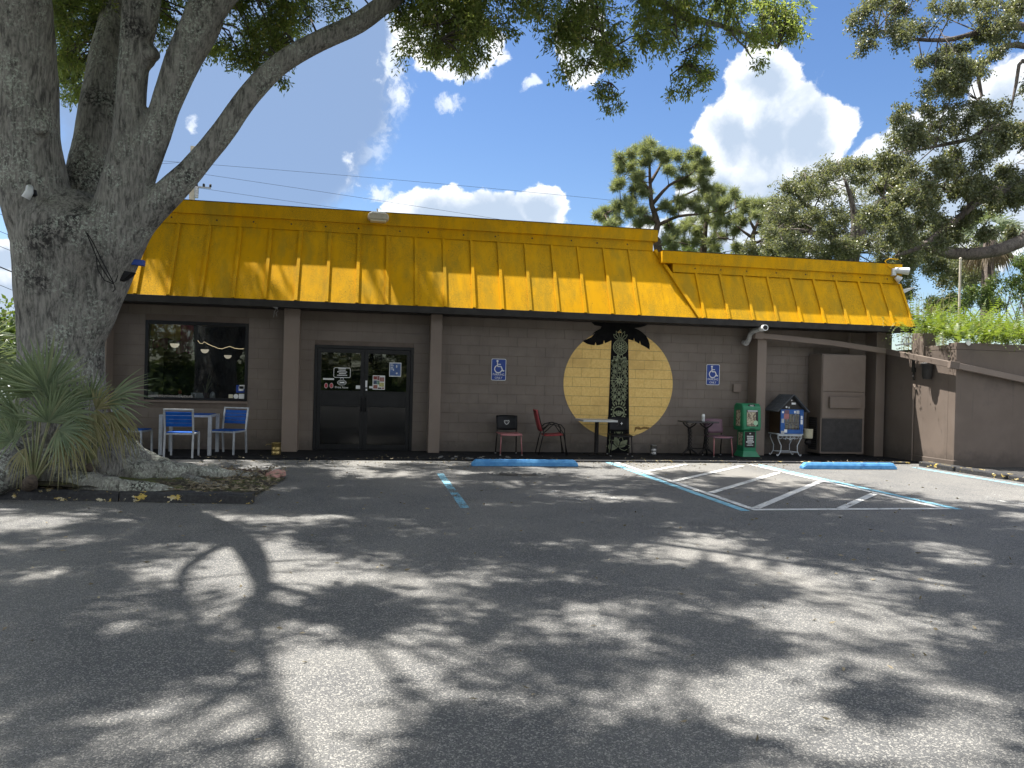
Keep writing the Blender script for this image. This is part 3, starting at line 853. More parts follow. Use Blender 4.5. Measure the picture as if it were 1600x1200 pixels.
# hours panel: rounded outline with rows of lettering too small to read
m = MB(); a, b = W5(452, 508), W5(565, 578); r = .03
cx0, cx1, cz0, cz1 = a[0]+r, b[0]-r, b[1]+r, a[1]-r
out = []
for (qx, qz, t0) in ((cx1, cz1, 0), (cx0, cz1, PI/2), (cx0, cz0, PI), (cx1, cz0, 1.5*PI)):
    for i in range(5): out.append((qx+r*math.cos(t0+i*PI/8), qz+r*math.sin(t0+i*PI/8)))
m.stroke(out+[out[0]], .011, yp)
m.build('hours_outline', M_WHITE, dl, world=True)
rows = [(-.32, .32, .0), (-.30, .28, .2), (-.42, .42, .42), (-.27, .3, .63), (-.42, .42, .84)]
m = MB()
for (l, rr, f) in rows:
    zc = cz1+r*.5-(cz1-cz0+r)*f*.98; x = (cx0+cx1)/2+l*.23; xe = (cx0+cx1)/2+rr*.23
    while x < xe:
        wdt = random.uniform(.009, .018)
        m.prism([(x, zc-.010), (x+wdt, zc-.010), (x+wdt, zc+.010), (x, zc+.010)], yp, yp+.0015); x += wdt+.004
m.build('hours_lettering', M_WHITE, dl, world=True)
p = W5(505, 646); t = text_obj('Print Now', .062, M_WHITE, None, p[0], yp+.001, p[1]); t.parent = dl; to_local(t, B)
m = MB(); p = W5(507, 612)
m.ring(p[0], p[1], .085, .011, yp, 36, rz=.052); m.ring(p[0], p[1], .062, .006, yp, 36, rz=.034)
m.prism([(p[0]-.045, p[1]-.014), (p[0]+.045, p[1]-.014), (p[0]+.045, p[1]+.016), (p[0]-.045, p[1]+.016)], yp, yp+.0015)
m.ring(p[0], p[1]+.062, .035, .008, yp, 14, 0, PI)
m.build('oval_emblem', M_WHITE, dl, world=True)
rect5('white_strip', 376, 580, 452, 594, M_WHITE, dl, yp)
for x0 in (380, 417):
    a = W5(x0, 608); b = W5(x0+34, 658); cxm, czm = (a[0]+b[0])/2, (a[1]+b[1])/2
    MB().disc(cxm, czm, .036, yp, .054, 20).build('decal_border', M_WHITE, dl, world=True)
    MB().disc(cxm, czm, .030, yp-.0015, .047, 20).build('red_decal', pm('decal_red_%d' % x0, (.35, .03, .05), (.45, .08, .09), 30, .5), dl, world=True)
rect5('sticker', 605, 632, 635, 656, M_WHITE, dl, yp)
rect5('sticker', 697, 637, 722, 652, M_WHITE, dr, yp)
rect5('lock_label', 671, 598, 683, 645, M_WHITE, dr, WY+.003); rect5('lock_label', 672, 655, 683, 668, M_WHITE, dr, WY+.003)
po = rect5('poster', 838, 472, 918, 572, M_WHITE, dr, yp)
M_PO1 = pm('poster_blue', (.05, .10, .26), (.10, .17, .36), 12, .5)
rect5('poster_print', 842, 478, 914, 566, M_PO1, dr, yp-.0016)
m = MB()
for i in range(4):
    a = W5(846, 482+i*11); m.prism([(a[0], a[1]-.012), (a[0]+.05+.015*(i % 2), a[1]-.012), (a[0]+.05+.015*(i % 2), a[1]), (a[0], a[1])], yp-.003, yp-.0017)
a = W5(888, 500); m.disc(a[0], a[1], .012, yp-.003, .03, 10); a = W5(888, 548); m.disc(a[0], a[1], .018, yp-.003, None, 12); a = W5(866, 525); m.disc(a[0], a[1], .014, yp-.003, None, 10)
m.build('poster_figures', M_WHITE, dr, world=True)
rect5('poster', 722, 562, 805, 662, M_WHITE, dr, yp)
for (x0, y0, x1, y1, c) in ((726, 567, 752, 592, (.32, .08, .07)), (754, 566, 768, 596, (.30, .12, .12)), (770, 575, 801, 606, (.40, .20, .17)), (726, 596, 750, 624, (.07, .10, .16)), (752, 598, 768, 626, (.18, .32, .24)),
                         (766, 612, 800, 642, (.55, .52, .20)), (726, 628, 754, 655, (.34, .13, .10)), (757, 646, 782, 657, (.07, .05, .05)), (786, 645, 800, 657, (.36, .16, .13))):
    rect5('poster_picture', x0, y0, x1, y1, pm('print_%d_%d' % (x0, y0), c, (c[0]*.5, c[1]*.5, c[2]*.5), 40, .6), dr, yp-.0016)
# mural painted on the blocks
mur = MB()
CXm, CZm, RX, RZ = 5.315, 1.545, 1.243, 1.19
disc_poly = [(CXm+RX*math.cos(2*PI*i/96), CZm+RZ*math.sin(2*PI*i/96)) for i in range(96)]
def clip_to_disc(x0, z0, x1, z1):
    P = [(x0, z0), (x1, z0), (x1, z1), (x0, z1)]
    n = len(disc_poly)
    for i in range(n):
        ax, az_ = disc_poly[i]; bx_, bz_ = disc_poly[(i+1) % n]
        ins = lambda p: (bx_-ax)*(p[1]-az_)-(bz_-az_)*(p[0]-ax) >= 0
        out = []
        for j in range(len(P)):
            c_, d_ = P[j], P[(j+1) % len(P)]
            ci, di = ins(c_), ins(d_)
            if ci: out.append(c_)
            if ci != di:
                u = (bx_-ax)*(c_[1]-az_)-(bz_-az_)*(c_[0]-ax); v = (bx_-ax)*(d_[1]-az_)-(bz_-az_)*(d_[0]-ax)
                t = u/(u-v); out.append((c_[0]+(d_[0]-c_[0])*t, c_[1]+(d_[1]-c_[1])*t))
        P = out
        if len(P) < 3: return None
    return P
first = None
mural_root = None
for r in range(14):
    z0 = .036+r*BH; z1 = z0+BH-.006; off = (BW/2 if r % 2 else 0)
    for c in range(8, 18):
        x0 = c*BW+off+.001; x1 = x0+BW-.002
        P = clip_to_disc(x0+.001, z0, x1-.001, z1)
        if P: mur.prism(P, WY-.0042, WY+.004)
mural = mur.build('mural', M_SUN, B, world=True)
def W8(cx, cy): return wp(860+cx*.2, 490+cy*.2)
tr = [W8(478, 150), W8(608, 150), W8(612, 640), W8(616, 1088), W8(437, 1088), W8(458, 640)]
MB().prism(tr, WY-.0075, WY-.003).build('palm_trunk', M_BLACKP, mural, world=True)
fr = [(320, 62), (345, 92), (400, 100), (392, 117), (352, 138), (325, 160), (350, 152), (318, 185), (305, 190), (250, 215), (285, 236), (318, 245), (345, 247), (352, 222), (360, 248), (385, 245), (412, 236), (418, 205), (425, 232), (450, 222), (482, 206),
      (482, 192), (540, 130), (604, 192), (606, 200), (648, 212), (652, 186), (658, 214), (694, 236), (698, 208), (706, 242), (745, 262), (774, 282), (775, 240), (764, 205), (745, 172), (715, 145), (685, 125), (655, 113), (700, 108), (735, 98), (760, 84), (800, 80), (760, 70)]
fp_ = [W8(*q) for q in fr]; top = 2.858
fp_ = [(x, min(z, top)) for x, z in fp_]
MB().prism(fp_, WY-.0095, WY-.0045).build('palm_crown', M_BLACKP, mural, world=True)
om = MB(); yo = WY-.0112; to = .0026
def petal(cx, cz, ang, L, w, r0_=0.0, hollow=False):
    ca, sa = math.cos(ang), math.sin(ang)
    prof = [(0, 0), (.18, .55), (.42, 1), (.68, .72), (.88, .28), (1, 0)]
    w *= 1.4; L *= 1.06; up_ = [(r0_+u*L, v*w/2) for u, v in prof]; pts = up_+[(u, -v) for u, v in up_[-2:0:-1]]
    P = [(cx+u*ca-v*sa, cz+u*sa+v*ca) for u, v in pts]
    if hollow:
        om.stroke(P+[P[0]], .012, yo, to)
    else: om.prism(P, yo, yo+to)
k5 = W8(545, 262); R = .158
om.ring(k5[0], k5[1], R, .016, yo, 40, t=to); om.ring(k5[0], k5[1], R*.78, .008, yo, 40, t=to)
for i in range(6): petal(k5[0], k5[1], i*PI/3, R*.34, .03, .012)
for i in range(12): petal(k5[0], k5[1], i*PI/6+.26, R*.30, .026, R*.40)
for i in range(24): om.disc(k5[0]+R*.88*math.cos(i*PI/12), k5[1]+R*.88*math.sin(i*PI/12), .008, yo, n=6, t=to)
k5 = W8(545, 205)
for i, a in enumerate((-50, -25, 0, 25, 50)): petal(k5[0], k5[1]-.02, math.radians(90+a), .15+.02*(2-abs(i-2)), .05, .05, True)
k5 = W8(540, 375)
for i, a in enumerate((-75, -45, -15, 15, 45, 75)): petal(k5[0], k5[1]-.03, math.radians(90+a), .17, .07, .02, i % 2 == 0)
om.ring(k5[0], k5[1]+.11, .23, .012, yo, 26, PI*1.18, PI*1.82, to); 
for i in range(9): om.disc(k5[0]-.16+.04*i, k5[1]-.085+.028*((i-4)/4)**2, .009, yo, n=7, t=to)
k5 = W8(538, 525); kz = 1.35
for rad, nn, L, w, hol in ((.01, 8, .08, .03, False), (.085, 8, .09, .05, True), (.13, 16, .07, .028, False)):
    for i in range(nn): 
        a = i*2*PI/nn+(.2 if hol else 0)
        petal(k5[0], k5[1], a, L, w, rad, hol)
for s2 in (-1, 1):
    for j in range(4):
        petal(k5[0], k5[1]+s2*(.15+.075*j), PI/2*s2, .10, .06, 0, j % 2 == 0)
        for s3 in (-1, 1):
            petal(k5[0]+s3*.05, k5[1]+s2*(.13+.085*j), PI/2*s2+s3*s2*-.7, .13, .045, .01, j % 2 == 1)
            petal(k5[0]+s3*.12, k5[1]+s2*(.05+.10*j), PI/2*s2+s3*s2*-.35, .09, .035, .0, False)
            om.ring(k5[0]+s3*.155, k5[1]+s2*(.06+.10*j), .028, .008, yo, 14, 0, 2*PI, to)
k5 = W8(532, 772)
for i in range(20): 
    a = i*2*PI/20
    if abs(math.cos(a)) < .96: petal(k5[0], k5[1]+.01, a, .10 if abs(math.cos(a)) < .75 else .045, .026, .145, False)
om.ring(k5[0], k5[1], .125, .022, yo, 36, t=to)
om.disc(k5[0], k5[1]-.012, .072, yo, .066, 26, to)
for s3 in (-1, 1): om.disc(k5[0]+s3*.088, k5[1]-.005, .022, yo, .026, 14, to)
k5b = W8(530, 985)
for i, a in enumerate((-80, -48, -16, 16, 48, 80)): petal(k5b[0], k5b[1]-.19, math.radians(90+a), .24, .10, .03, i % 2 == 0)
for i, a in enumerate((-62, -30, 0, 30, 62)): petal(k5b[0], k5b[1]+.04, math.radians(90+a), .15, .055, .02, i % 2 == 1)
for s3 in (-1, 1): om.stroke([W8(468 if s3 < 0 else 610-4, 880), W8(458 if s3 < 0 else 612-6, 1085)], .012, yo, to)
om.build('palm_ornament', M_OLIVE, mural, world=True)
fm = MB(); yf = yo-.0015
for s3 in (-1, 1): fm.disc(k5[0]+s3*.022, k5[1]+.008, .010, yf, .013, 10, .002)
fm.stroke([(k5[0]-.03, k5[1]-.035), (k5[0], k5[1]-.043), (k5[0]+.03, k5[1]-.035)], .006, yf, .001)
fm.prism([(k5[0]-.05, k5[1]+.035), (k5[0]-.02, k5[1]+.03), (k5[0], k5[1]+.045), (k5[0]+.02, k5[1]+.03), (k5[0]+.05, k5[1]+.035), (k5[0]+.02, k5[1]+.075), (k5[0]+.03, k5[1]+.10), (k5[0]-.01, k5[1]+.082), (k5[0]-.03, k5[1]+.07)], yf, yf+.001)
fm.build('emblem_face', M_BLACKP, mural, world=True)
# spalled patch near the foot of the sun
q = [W8(x, y) for x, y in ((655, 925), (662, 885), (690, 882), (705, 892), (730, 882), (775, 888), (765, 905), (730, 900), (700, 908), (672, 902))]
MB().prism(q, WY-.0062, WY-.003).build('chipped_patch', pm('chipped_gold', (.17, .10, .03), (.3, .18, .06), 30, .9), mural, world=True)
# ------------------------------------------------------------------ fittings on the building (each lifts off)
def wheelchair(m, cx, cz, s, y):
    m.disc(cx-.10*s, cz+.40*s, .075*s, y, n=16)
    m.stroke([(cx-.10*s, cz+.32*s), (cx-.08*s, cz+.02*s), (cx+.17*s, cz+.02*s), (cx+.30*s, cz-.30*s), (cx+.40*s, cz-.26*s)], .075*s, y)
    m.stroke([(cx-.09*s, cz+.17*s), (cx+.14*s, cz+.17*s)], .06*s, y)
    m.ring(cx-.03*s, cz-.16*s, .26*s, .065*s, y, 30, PI*.62, PI*1.93)
def parking_sign(px, py, label):
    x, z = wp(px, py)
    r = thing('parking_sign', label, 'sign', (x, WY-.01, z-.23), group='blue wheelchair parking signs on the wall')
    y = -.006; w, h = .158, .23
    def rr(w, h, r_, cz):
        pts = []
        for (qx, qz, t0) in ((w-r_, h-r_, 0), (-w+r_, h-r_, PI/2), (-w+r_, -h+r_, PI), (w-r_, -h+r_, 1.5*PI)):
            for i in range(5): pts.append((qx+r_*math.cos(t0+i*PI/8), cz+qz+r_*math.sin(t0+i*PI/8)))
        return pts
    MB().prism(rr(w, h, .03, .23), y, y+.004).build('sign_plate', M_WHITE, r)
    MB().prism(rr(w-.011, h-.011, .024, .23), y-.0015, y).build('sign_face', M_BLUES, r)
    m = MB(); wheelchair(m, .0, .29, .30, y-.004); m.build('wheelchair_symbol', M_WHITE, r)
    text_obj('PARKING', .066, M_WHITE, r, 0, y-.004, .125, sx=.92)
    text_obj('ONLY', .066, M_WHITE, r, 0, y-.004, .055, sx=.92)
    m = MB()
    for z_ in (.02, .44): m.disc(0, z_, .008, y-.004, n=8)
    m.build('bolt', M_TIN, r)
    return r
# local lettering: text_obj offsets are already local
parking_sign(779, 577.5, 'blue wheelchair parking sign on the wall left of the palm mural')
parking_sign(1113.5, 585.5, 'blue wheelchair parking sign on the wall right of the palm mural')

x, z = wp(1150, 607)
r = thing('junction_box', 'small brown square electrical box on the wall above the newspaper box', 'box', (x, WY, z-.075))
MB().box(-.085, -.06, 0, .085, .0, .17).build('box_body', M_TRIM, r, bevel=.006)
MB().box(-.09, -.068, -.005, .09, -.0605, .175).build('cover', M_TRIM, r, bevel=.004)

r = thing('drain_pipe', 'grey white plastic elbow pipe jutting from under the eave', 'pipe', (8.13, 15.95, 2.4))
pp = [at_y(1162, 535, 16.0), at_y(1166, 535.5, 15.85), at_y(1170, 531, 15.75), at_y(1172, 523, 15.70), at_y(1177, 517.5, 15.55), at_y(1188, 513.5, 15.3), at_y(1193, 512.5, 15.15)]
MB().tube(pp, .052, 14, cap=False).build('pipe', M_PVC, r, world=True, smooth=True)
d = (pp[-1]-pp[-2]).normalized()
MB().tube([pp[-1]-d*.10, pp[-1]+d*.09], .066, 16).build('collar', M_WPVC, r, world=True, smooth=False)
MB().tube([pp[-1]+d*.085, pp[-1]+d*.0915], .05, 16).build('pipe_mouth', M_FASC, r, world=True)
MB().tube([pp[1]+Vector((0, .05, 0)), pp[1]-Vector((0, .02, 0))], .066, 14).build('collar', M_PVC, r, world=True)

r = thing('flood_light', 'tan wall lamp with rounded lens on the yellow cornice', 'light', tuple(at_y(591, 342, 15.82)))
prof = [(-.21, 0), (-.2, .06), (-.12, .1), (.12, .1), (.2, .06), (.21, 0), (.19, -.05), (-.19, -.05)]
MB().prism(prof, -.20, .04).build('housing', M_LAMPH, r, bevel=.03)
MB().prism([(-.195, .055), (-.12, .103), (.12, .103), (.195, .055), (.12, .07), (-.12, .07)], -.21, .05).build('top_cap', M_WPVC, r, bevel=.01)
MB().box(-.16, -.19, -.085, .16, .0, -.049).build('lens', M_CREAM, r, bevel=.02)
MB().tube([(-.02, 0, .1), (-.02, .01, .18)], .012, 6).build('sensor_stem', M_TIN, r)
MB().lathe([(.018, 0), (.02, .02), (.012, .04)], (-.02, .01, .17), 10).build('photocell', M_WPVC, r)

r = thing('eave_camera', 'small grey security camera with loose wires under the eave', 'camera', tuple(at_y(429, 478, 15.55)))
MB().lathe([(.05, 0), (.045, -.02), (.02, -.04)], (0, 0, .06), 14).build('mount', M_PVC, r)
MB().tube([(0, 0, .03), (-.03, -.03, -.01)], .012, 6).build('arm', M_PVC, r)
MB().tube([(-.07, -.08, .03), (.05, .02, -.03)], .034, 12).build('camera_body', M_PVC, r, smooth=False)
MB().tube([(.05, .02, -.03), (.07, -.02, -.1), (.03, -.03, -.14), (.05, 0, -.2)], .006, 5).tube([(.04, .02, -.03), (.0, -.02, -.12), (-.01, -.02, -.22)], .005, 5).build('wire', M_PVC, r)

base = at_y(1396, 424, yl-.07)
r = thing('twin_security_light', 'white twin-head security light at the right end of the roof', 'light', tuple(base))
MB().tube([(.02, 0, .03), (.30, -.12, .0)], [.06, .085], 14).build('lamp_head', M_WHITEM, r)
MB().tube([(.05, -.02, -.13), (.14, -.05, -.20)], [.05, .08], 14).build('lamp_head', M_WHITEM, r)
MB().box(-.05, -.04, -.1, .05, .05, .06).build('mount', M_WHITEM, r, bevel=.01)
MB().tube([(0, -.02, .05), (-.16, -.03, .10), (-.24, -.03, .22), (-.12, -.02, .28), (.1, -.02, .27)], .010, 6).build('conduit', M_YEL, r, smooth=True)
base = at_y(1404, 456, 15.7)
r = thing('wall_fin', 'white pointed metal vent hood on the roof end', 'hood', tuple(base))
MB().hexa([(0, 0, -.06), (.05, -.02, -.07), (.05, .2, -.07), (0, .2, -.06), (0, 0, .04), (.42, -.05, .13), (.42, .2, .13), (0, .2, .04)]).build('hood', M_WHITEM, r)

# long square downpipe that leaves the wall and runs on across the planter wall
da = [at_y(1190, 524.5, 15.58), at_y(1300, 536, 15.58), at_y(1385, 549, 15.52), at_y(1490, 570.5, 13.50)]
da.append(da[3]+Vector((5.0, 0, -.78)))
r = thing('downpipe', 'long brown square pipe sloping from the pilaster across the planter wall', 'pipe', tuple(da[0]))
for a, b in zip(da[:-1], da[1:]): MB().bar(a, b+(b-a).normalized()*.01, .09, .12).build('pipe_length', M_TRIM if a is not da[2] else M_PWALL, r, world=True, bevel=.008)
MB().bar(da[3]+Vector((-.08, .03, .012)), da[3]+Vector((.10, -.012, -.012)), .112, .145).build('sleeve', M_PWALL, r, world=True, bevel=.008)
MB().bar(da[0]+Vector((-.18, 0, .02)), da[0]+Vector((.02, 0, .0)), .13, .17).build('sleeve', M_TRIM, r, world=True, bevel=.01)

# air handler cabinet
r = thing('air_handler', 'tall brown wall air conditioner with dark lower grille', 'air conditioner', (10.35, 15.78, .10))
x0, x1, y0, y1 = -.53, .55, -.27, .262
def A(cx, cy):
    v = at_y(1230+cx*.3168, 380+cy*.3168, 15.5); return v.x-10.35, v.z-.10
MB().box(x0, y0, .0, x1, y1, 2.22).build('cabinet', M_AC, r, bevel=.012)
MB().box(x0+.015, y0-.022, 1.39, x1-.015, y0-.001, 2.20).build('door_panel', M_AC, r, bevel=.006)
MB().box(x0+.015, y0-.018, .80, x1-.015, y0-.001, 1.375).build('door_panel', M_AC, r, bevel=.006)
MB().box(-.36, y0-.085, 1.02, .40, y0-.019, 1.27).build('intake_hood', M_AC, r, bevel=.01)
fr_ = MB().box(-.50, y0-.015, .05, .49, y0-.001, .785).build('grille', M_GRILL, r)
for i in range(24): MB().box(-.485, y0-.026, .075+i*.0292, .475, y0-.0155, .089+i*.0292).build('grille_bar', M_GRILL, fr_)
sg = MB().box(x0-.012, -.15, .08, x0-.001, .17, .80).build('side_grille', M_FASC, r)
for i in range(14): MB().box(x0-.022, -.14, .10+i*.049, x0-.0125, .16, .122+i*.049).build('side_louvre', M_GRILL, sg)
MB().box(x1+.001, -.20, 1.02, x1+.06, .05, 1.30).build('disconnect_box', M_AC, r, bevel=.008)
MB().box(-.45, -.15, -.065, .45, .2, -.002).build('base_rail', M_FASC, r)
MB().tube([(.38, .1, 2.215), (.38, .1, 2.72)], .02, 8).build('conduit', M_TRIM, r)

# ------------------------------------------------------------------ wheel stops
def wheel_stop(x0, x1, y, label):
    L = x1-x0
    r = thing('wheel_stop', label, 'wheel stop', ((x0+x1)/2, y, .004), group='blue concrete wheel stops')
    sec = [(-.075, 0), (.075, 0), (.07, .07), (.045, .118), (-.045, .118), (-.07, .07)]
    m = MB(); n = len(sec); st = []
    for xx, k_ in ((-L/2, .96), (-L/2+.07, 1), (-.02, 1), (0, 1), (.02, 1), (L/2-.07, 1), (L/2, .96)):
        kk = k_
        hh = 1 if abs(xx) < L/2-.01 else .42
        st.append([(xx, y_*kk, z_*hh) for y_, z_ in sec])
    for rg in st: m.v.extend(rg)
    for i in range(len(st)-1):
        for j in range(n): m.f.append((i*n+j, i*n+(j+1) % n, (i+1)*n+(j+1) % n, (i+1)*n+j))
    m.f.append(tuple(range(n))); m.f.append(tuple((len(st)-1)*n+j for j in range(n)))
    m.build('stop_body', M_BLUEST, r, bevel=.008)
    mm = MB()
    for xx in (-L*.3, L*.3): mm.lathe([(.02, 0), (.02, .004), (.012, .009)], (xx, 0, .117), 10)
    mm.build('steel_pin', M_TIN, r)
    return r
wheel_stop(1.80, 3.76, 13.64, 'blue concrete wheel stop in front of the red armchair')
wheel_stop(8.12, 10.12, 13.42, 'blue concrete wheel stop in front of the air conditioner')

# ------------------------------------------------------------------ right-hand planter wall, its kerb and the recess
r = thing('planter_wall', 'brown rendered planter wall at the right end topped with ferns', 'wall', (14.5, 14.5, 0))
MB().box(11.58, 13.60, 0, 22, 13.80, 2.40).build('front_wall', M_PWALL, r, world=True, bevel=.008)
MB().box(11.581, 13.802, 0, 11.78, 16.3, 2.40).build('side_wall', M_PWALL, r, world=True)
MB().box(11.576, 13.596, 2.402, 22, 13.83, 2.54).build('coping', M_PWALL, r, world=True, bevel=.008)
MB().box(11.577, 13.832, 2.402, 11.80, 14.50, 2.50).build('coping', M_PWALL, r, world=True, bevel=.008)
MB().box(11.54, 14.50, 2.05, 11.84, 14.86, 2.78).build('corner_post', M_PWALL, r, world=True, bevel=.008)
MB().box(11.555, 13.575, 0, 11.79, 14.9, .16).build('plinth', M_PWALL, r, world=True, bevel=.01)
MB().box(11.79, 13.81, 1.6, 22, 17.5, 2.46).build('planting_bed', M_SOIL, r, world=True)
v = at_y(1513, 536, 13.56); MB().lathe([(.045, 0), (.05, .015), (.02, .02)], (0, 0, 0), 16).build('round_vent', M_WPVC, r)
o = bpy.data.objects['round_vent']; o.location = (v.x-14.5, 13.565-14.5, v.z); o.rotation_euler = (PI/2, 0, 0)
r = thing('tapered_form', 'dark tapered piece on the side of the planter wall', 'form', (11.47, 14.28, 1.80))  # dark tapered rimmed piece set against the side wall
MB().lathe([(.085, 0), (.12, .30), (.135, .30), (.135, .34), (.115, .34), (.10, .06)], (0, 0, 0), 18).build('form_body', M_GRILL, r, smooth=True)
MB().box(.07, -.03, .2, .12, .03, .36).build('bracket', M_GRILL, r)
r = thing('wall_conduit', 'thin brown conduit running down the dim side of the planter wall', 'conduit', (11.55, 14.78, 0))
MB().tube([(0, 0, .02), (0, 0, 1.62), (-.02, -.03, 1.68), (-.02, -.06, 1.62)], .016, 8).build('conduit', M_TRIM, r)
MB().box(-.025, -.03, 1.95, .02, .05, 2.30).build('switch_box', M_FASC, r)
MB().tube([(-.01, 0, 1.95), (-.03, -.02, 1.85), (-.01, -.02, 1.78)], .02, 6).build('cable', M_FASC, r)

kr = structure(MB().box(11.10, 13.05, -.1, 11.36, 14.0, .10).build('kerb', M_KERB, bevel=.02), 'chipped black kerb at the planter wall')
for (y0, y1, dx) in ((11.85, 13.02, .0), (10.2, 11.8, .03), (8.2, 10.15, .02), (5.5, 8.15, .04)):
    MB().box(11.12+dx, y0, -.1, 11.40+dx, y1, .095).build('kerb_stone', M_KERB, kr, bevel=.02)
structure(MB().box(11.42, 4, -.1, 30, 13.59, .03).build('pavement', pm('dark_gravel_bed', (.03, .03, .03), (.07, .065, .06), 22, .95, .8, 60, dist=.02)), 'dark strip between kerb and planter wall')

# ------------------------------------------------------------------ furniture
def leg(name, a, b, w, mat, r, up=(0, 1, 0)): return MB().bar(a, b, w, w, up=up).build(name, mat, r, bevel=.004)
def blue_chair(label, loc, rz):
    """front of the seat looks to -Y"""
    r = thing('patio_chair', label, 'chair', loc, rz, 'blue slatted patio chairs with white frames')
    w, d, sh, bh = .235, .23, .44, .84
    for s in (-1, 1):
        leg('leg', (s*w, -d, 0), (s*w, -d+.01, sh), .032, M_ALU, r)
        leg('leg', (s*w, d+.04, 0), (s*w, d, sh), .032, M_ALU, r)
        leg('back_post', (s*w, d, sh+.001), (s*w, d+.075, bh), .032, M_ALU, r)
        leg('side_rail', (s*w, -d+.02, sh-.018), (s*w, d-.018, sh-.018), .030, M_ALU, r, (0, 0, 1))
    for y in (-d, d): leg('cross_rail', (-w+.018, y, sh-.02), (w-.018, y, sh-.02), .028, M_ALU, r, (0, 0, 1))
    leg('top_rail', (-w-.016, d+.078, bh+.014), (w+.016, d+.078, bh+.014), .028, M_ALU, r, (0, 0, 1))
    for i in range(5):
        y = -d+.05+i*.094
        MB().box(-w+.02, y-.042, sh-.004, w-.02, y+.042, sh+.014).build('seat_slat', M_BSLAT, r, bevel=.004)
    for i in range(4):
        z = sh+.145+i*.066; y = d+.075*(z-sh)/(bh-sh)
        MB().bar((-w+.018, y, z), (w-.018, y, z), .016, .060, up=(0, .19, 1)).build('back_slat', M_BSLAT, r, bevel=.003)
    return r
FL = .036
blue_chair('blue patio chair seen from behind, in front of the blue table', (-3.30, 14.58, FL), PI)
blue_chair('blue patio chair standing right of the blue table under the window', (-2.63, 15.22, FL), -.32)
blue_chair('blue patio chair half hidden by palmetto left of the blue table', (-4.25, 15.10, FL), PI/2-.12)
r = thing('patio_table', 'blue topped patio table with thick white legs under the window', 'table', (-3.30, 15.18, FL))
w, d = .42, .36
for sx_ in (-1, 1):
    for sy_ in (-1, 1): leg('leg', (sx_*w, sy_*d, 0), (sx_*w, sy_*d, .70), .062, M_ALU, r)
for sy_ in (-1, 1): MB().box(-w-.03, sy_*d-.03, .701, w+.03, sy_*d+.03, .735).build('top_frame', M_ALU, r)
for sx_ in (-1, 1): MB().box(sx_*w-.03, -d+.031, .701, sx_*w+.03, d-.031, .735).build('top_frame', M_ALU, r)
for i in range(6): 
    y = -d+.031+i*(2*d-.062)/6
    MB().box(-w+.032, y+.003, .712, w-.032, y+(2*d-.062)/6-.003, .742).build('top_slat', M_BSLAT, r, bevel=.003)

def can(name, label, loc, rad, h, mat, cat, dents=True):
    r = thing(name, label, cat, loc)
    MB().lathe([(rad*.95, 0), (rad, .01), (rad, h*.3), (rad*.97, h*.31), (rad, h*.33), (rad, h*.62), (rad*.97, h*.63), (rad, h*.65), (rad, h-.006), (rad*1.03, h), (rad*.9, h), (rad*.88, h*.2)], (0, 0, 0), 24).build('can_body', mat, r, smooth=True)
    MB().lathe([(rad*.85, h*.5), (rad*.85, h*.52)], (0, 0, 0), 18).build('ash', M_FASC, r)
    return r
r = can('ash_can', 'brass coloured ash can beside the pilaster left of the door', (-1.73, 15.05, FL), .085, .23, M_BRASS, 'can')
MB().tube([(-.08, 0, .2), (-.17, -.02, .2), (-.19, -.02, .17)], .006, 6).build('wire_handle', M_BRASS, r)
can('ash_can', 'silver tin ash can at the foot of the wall right of the mural', (5.98, 15.62, FL), .07, .21, M_TIN, 'can')

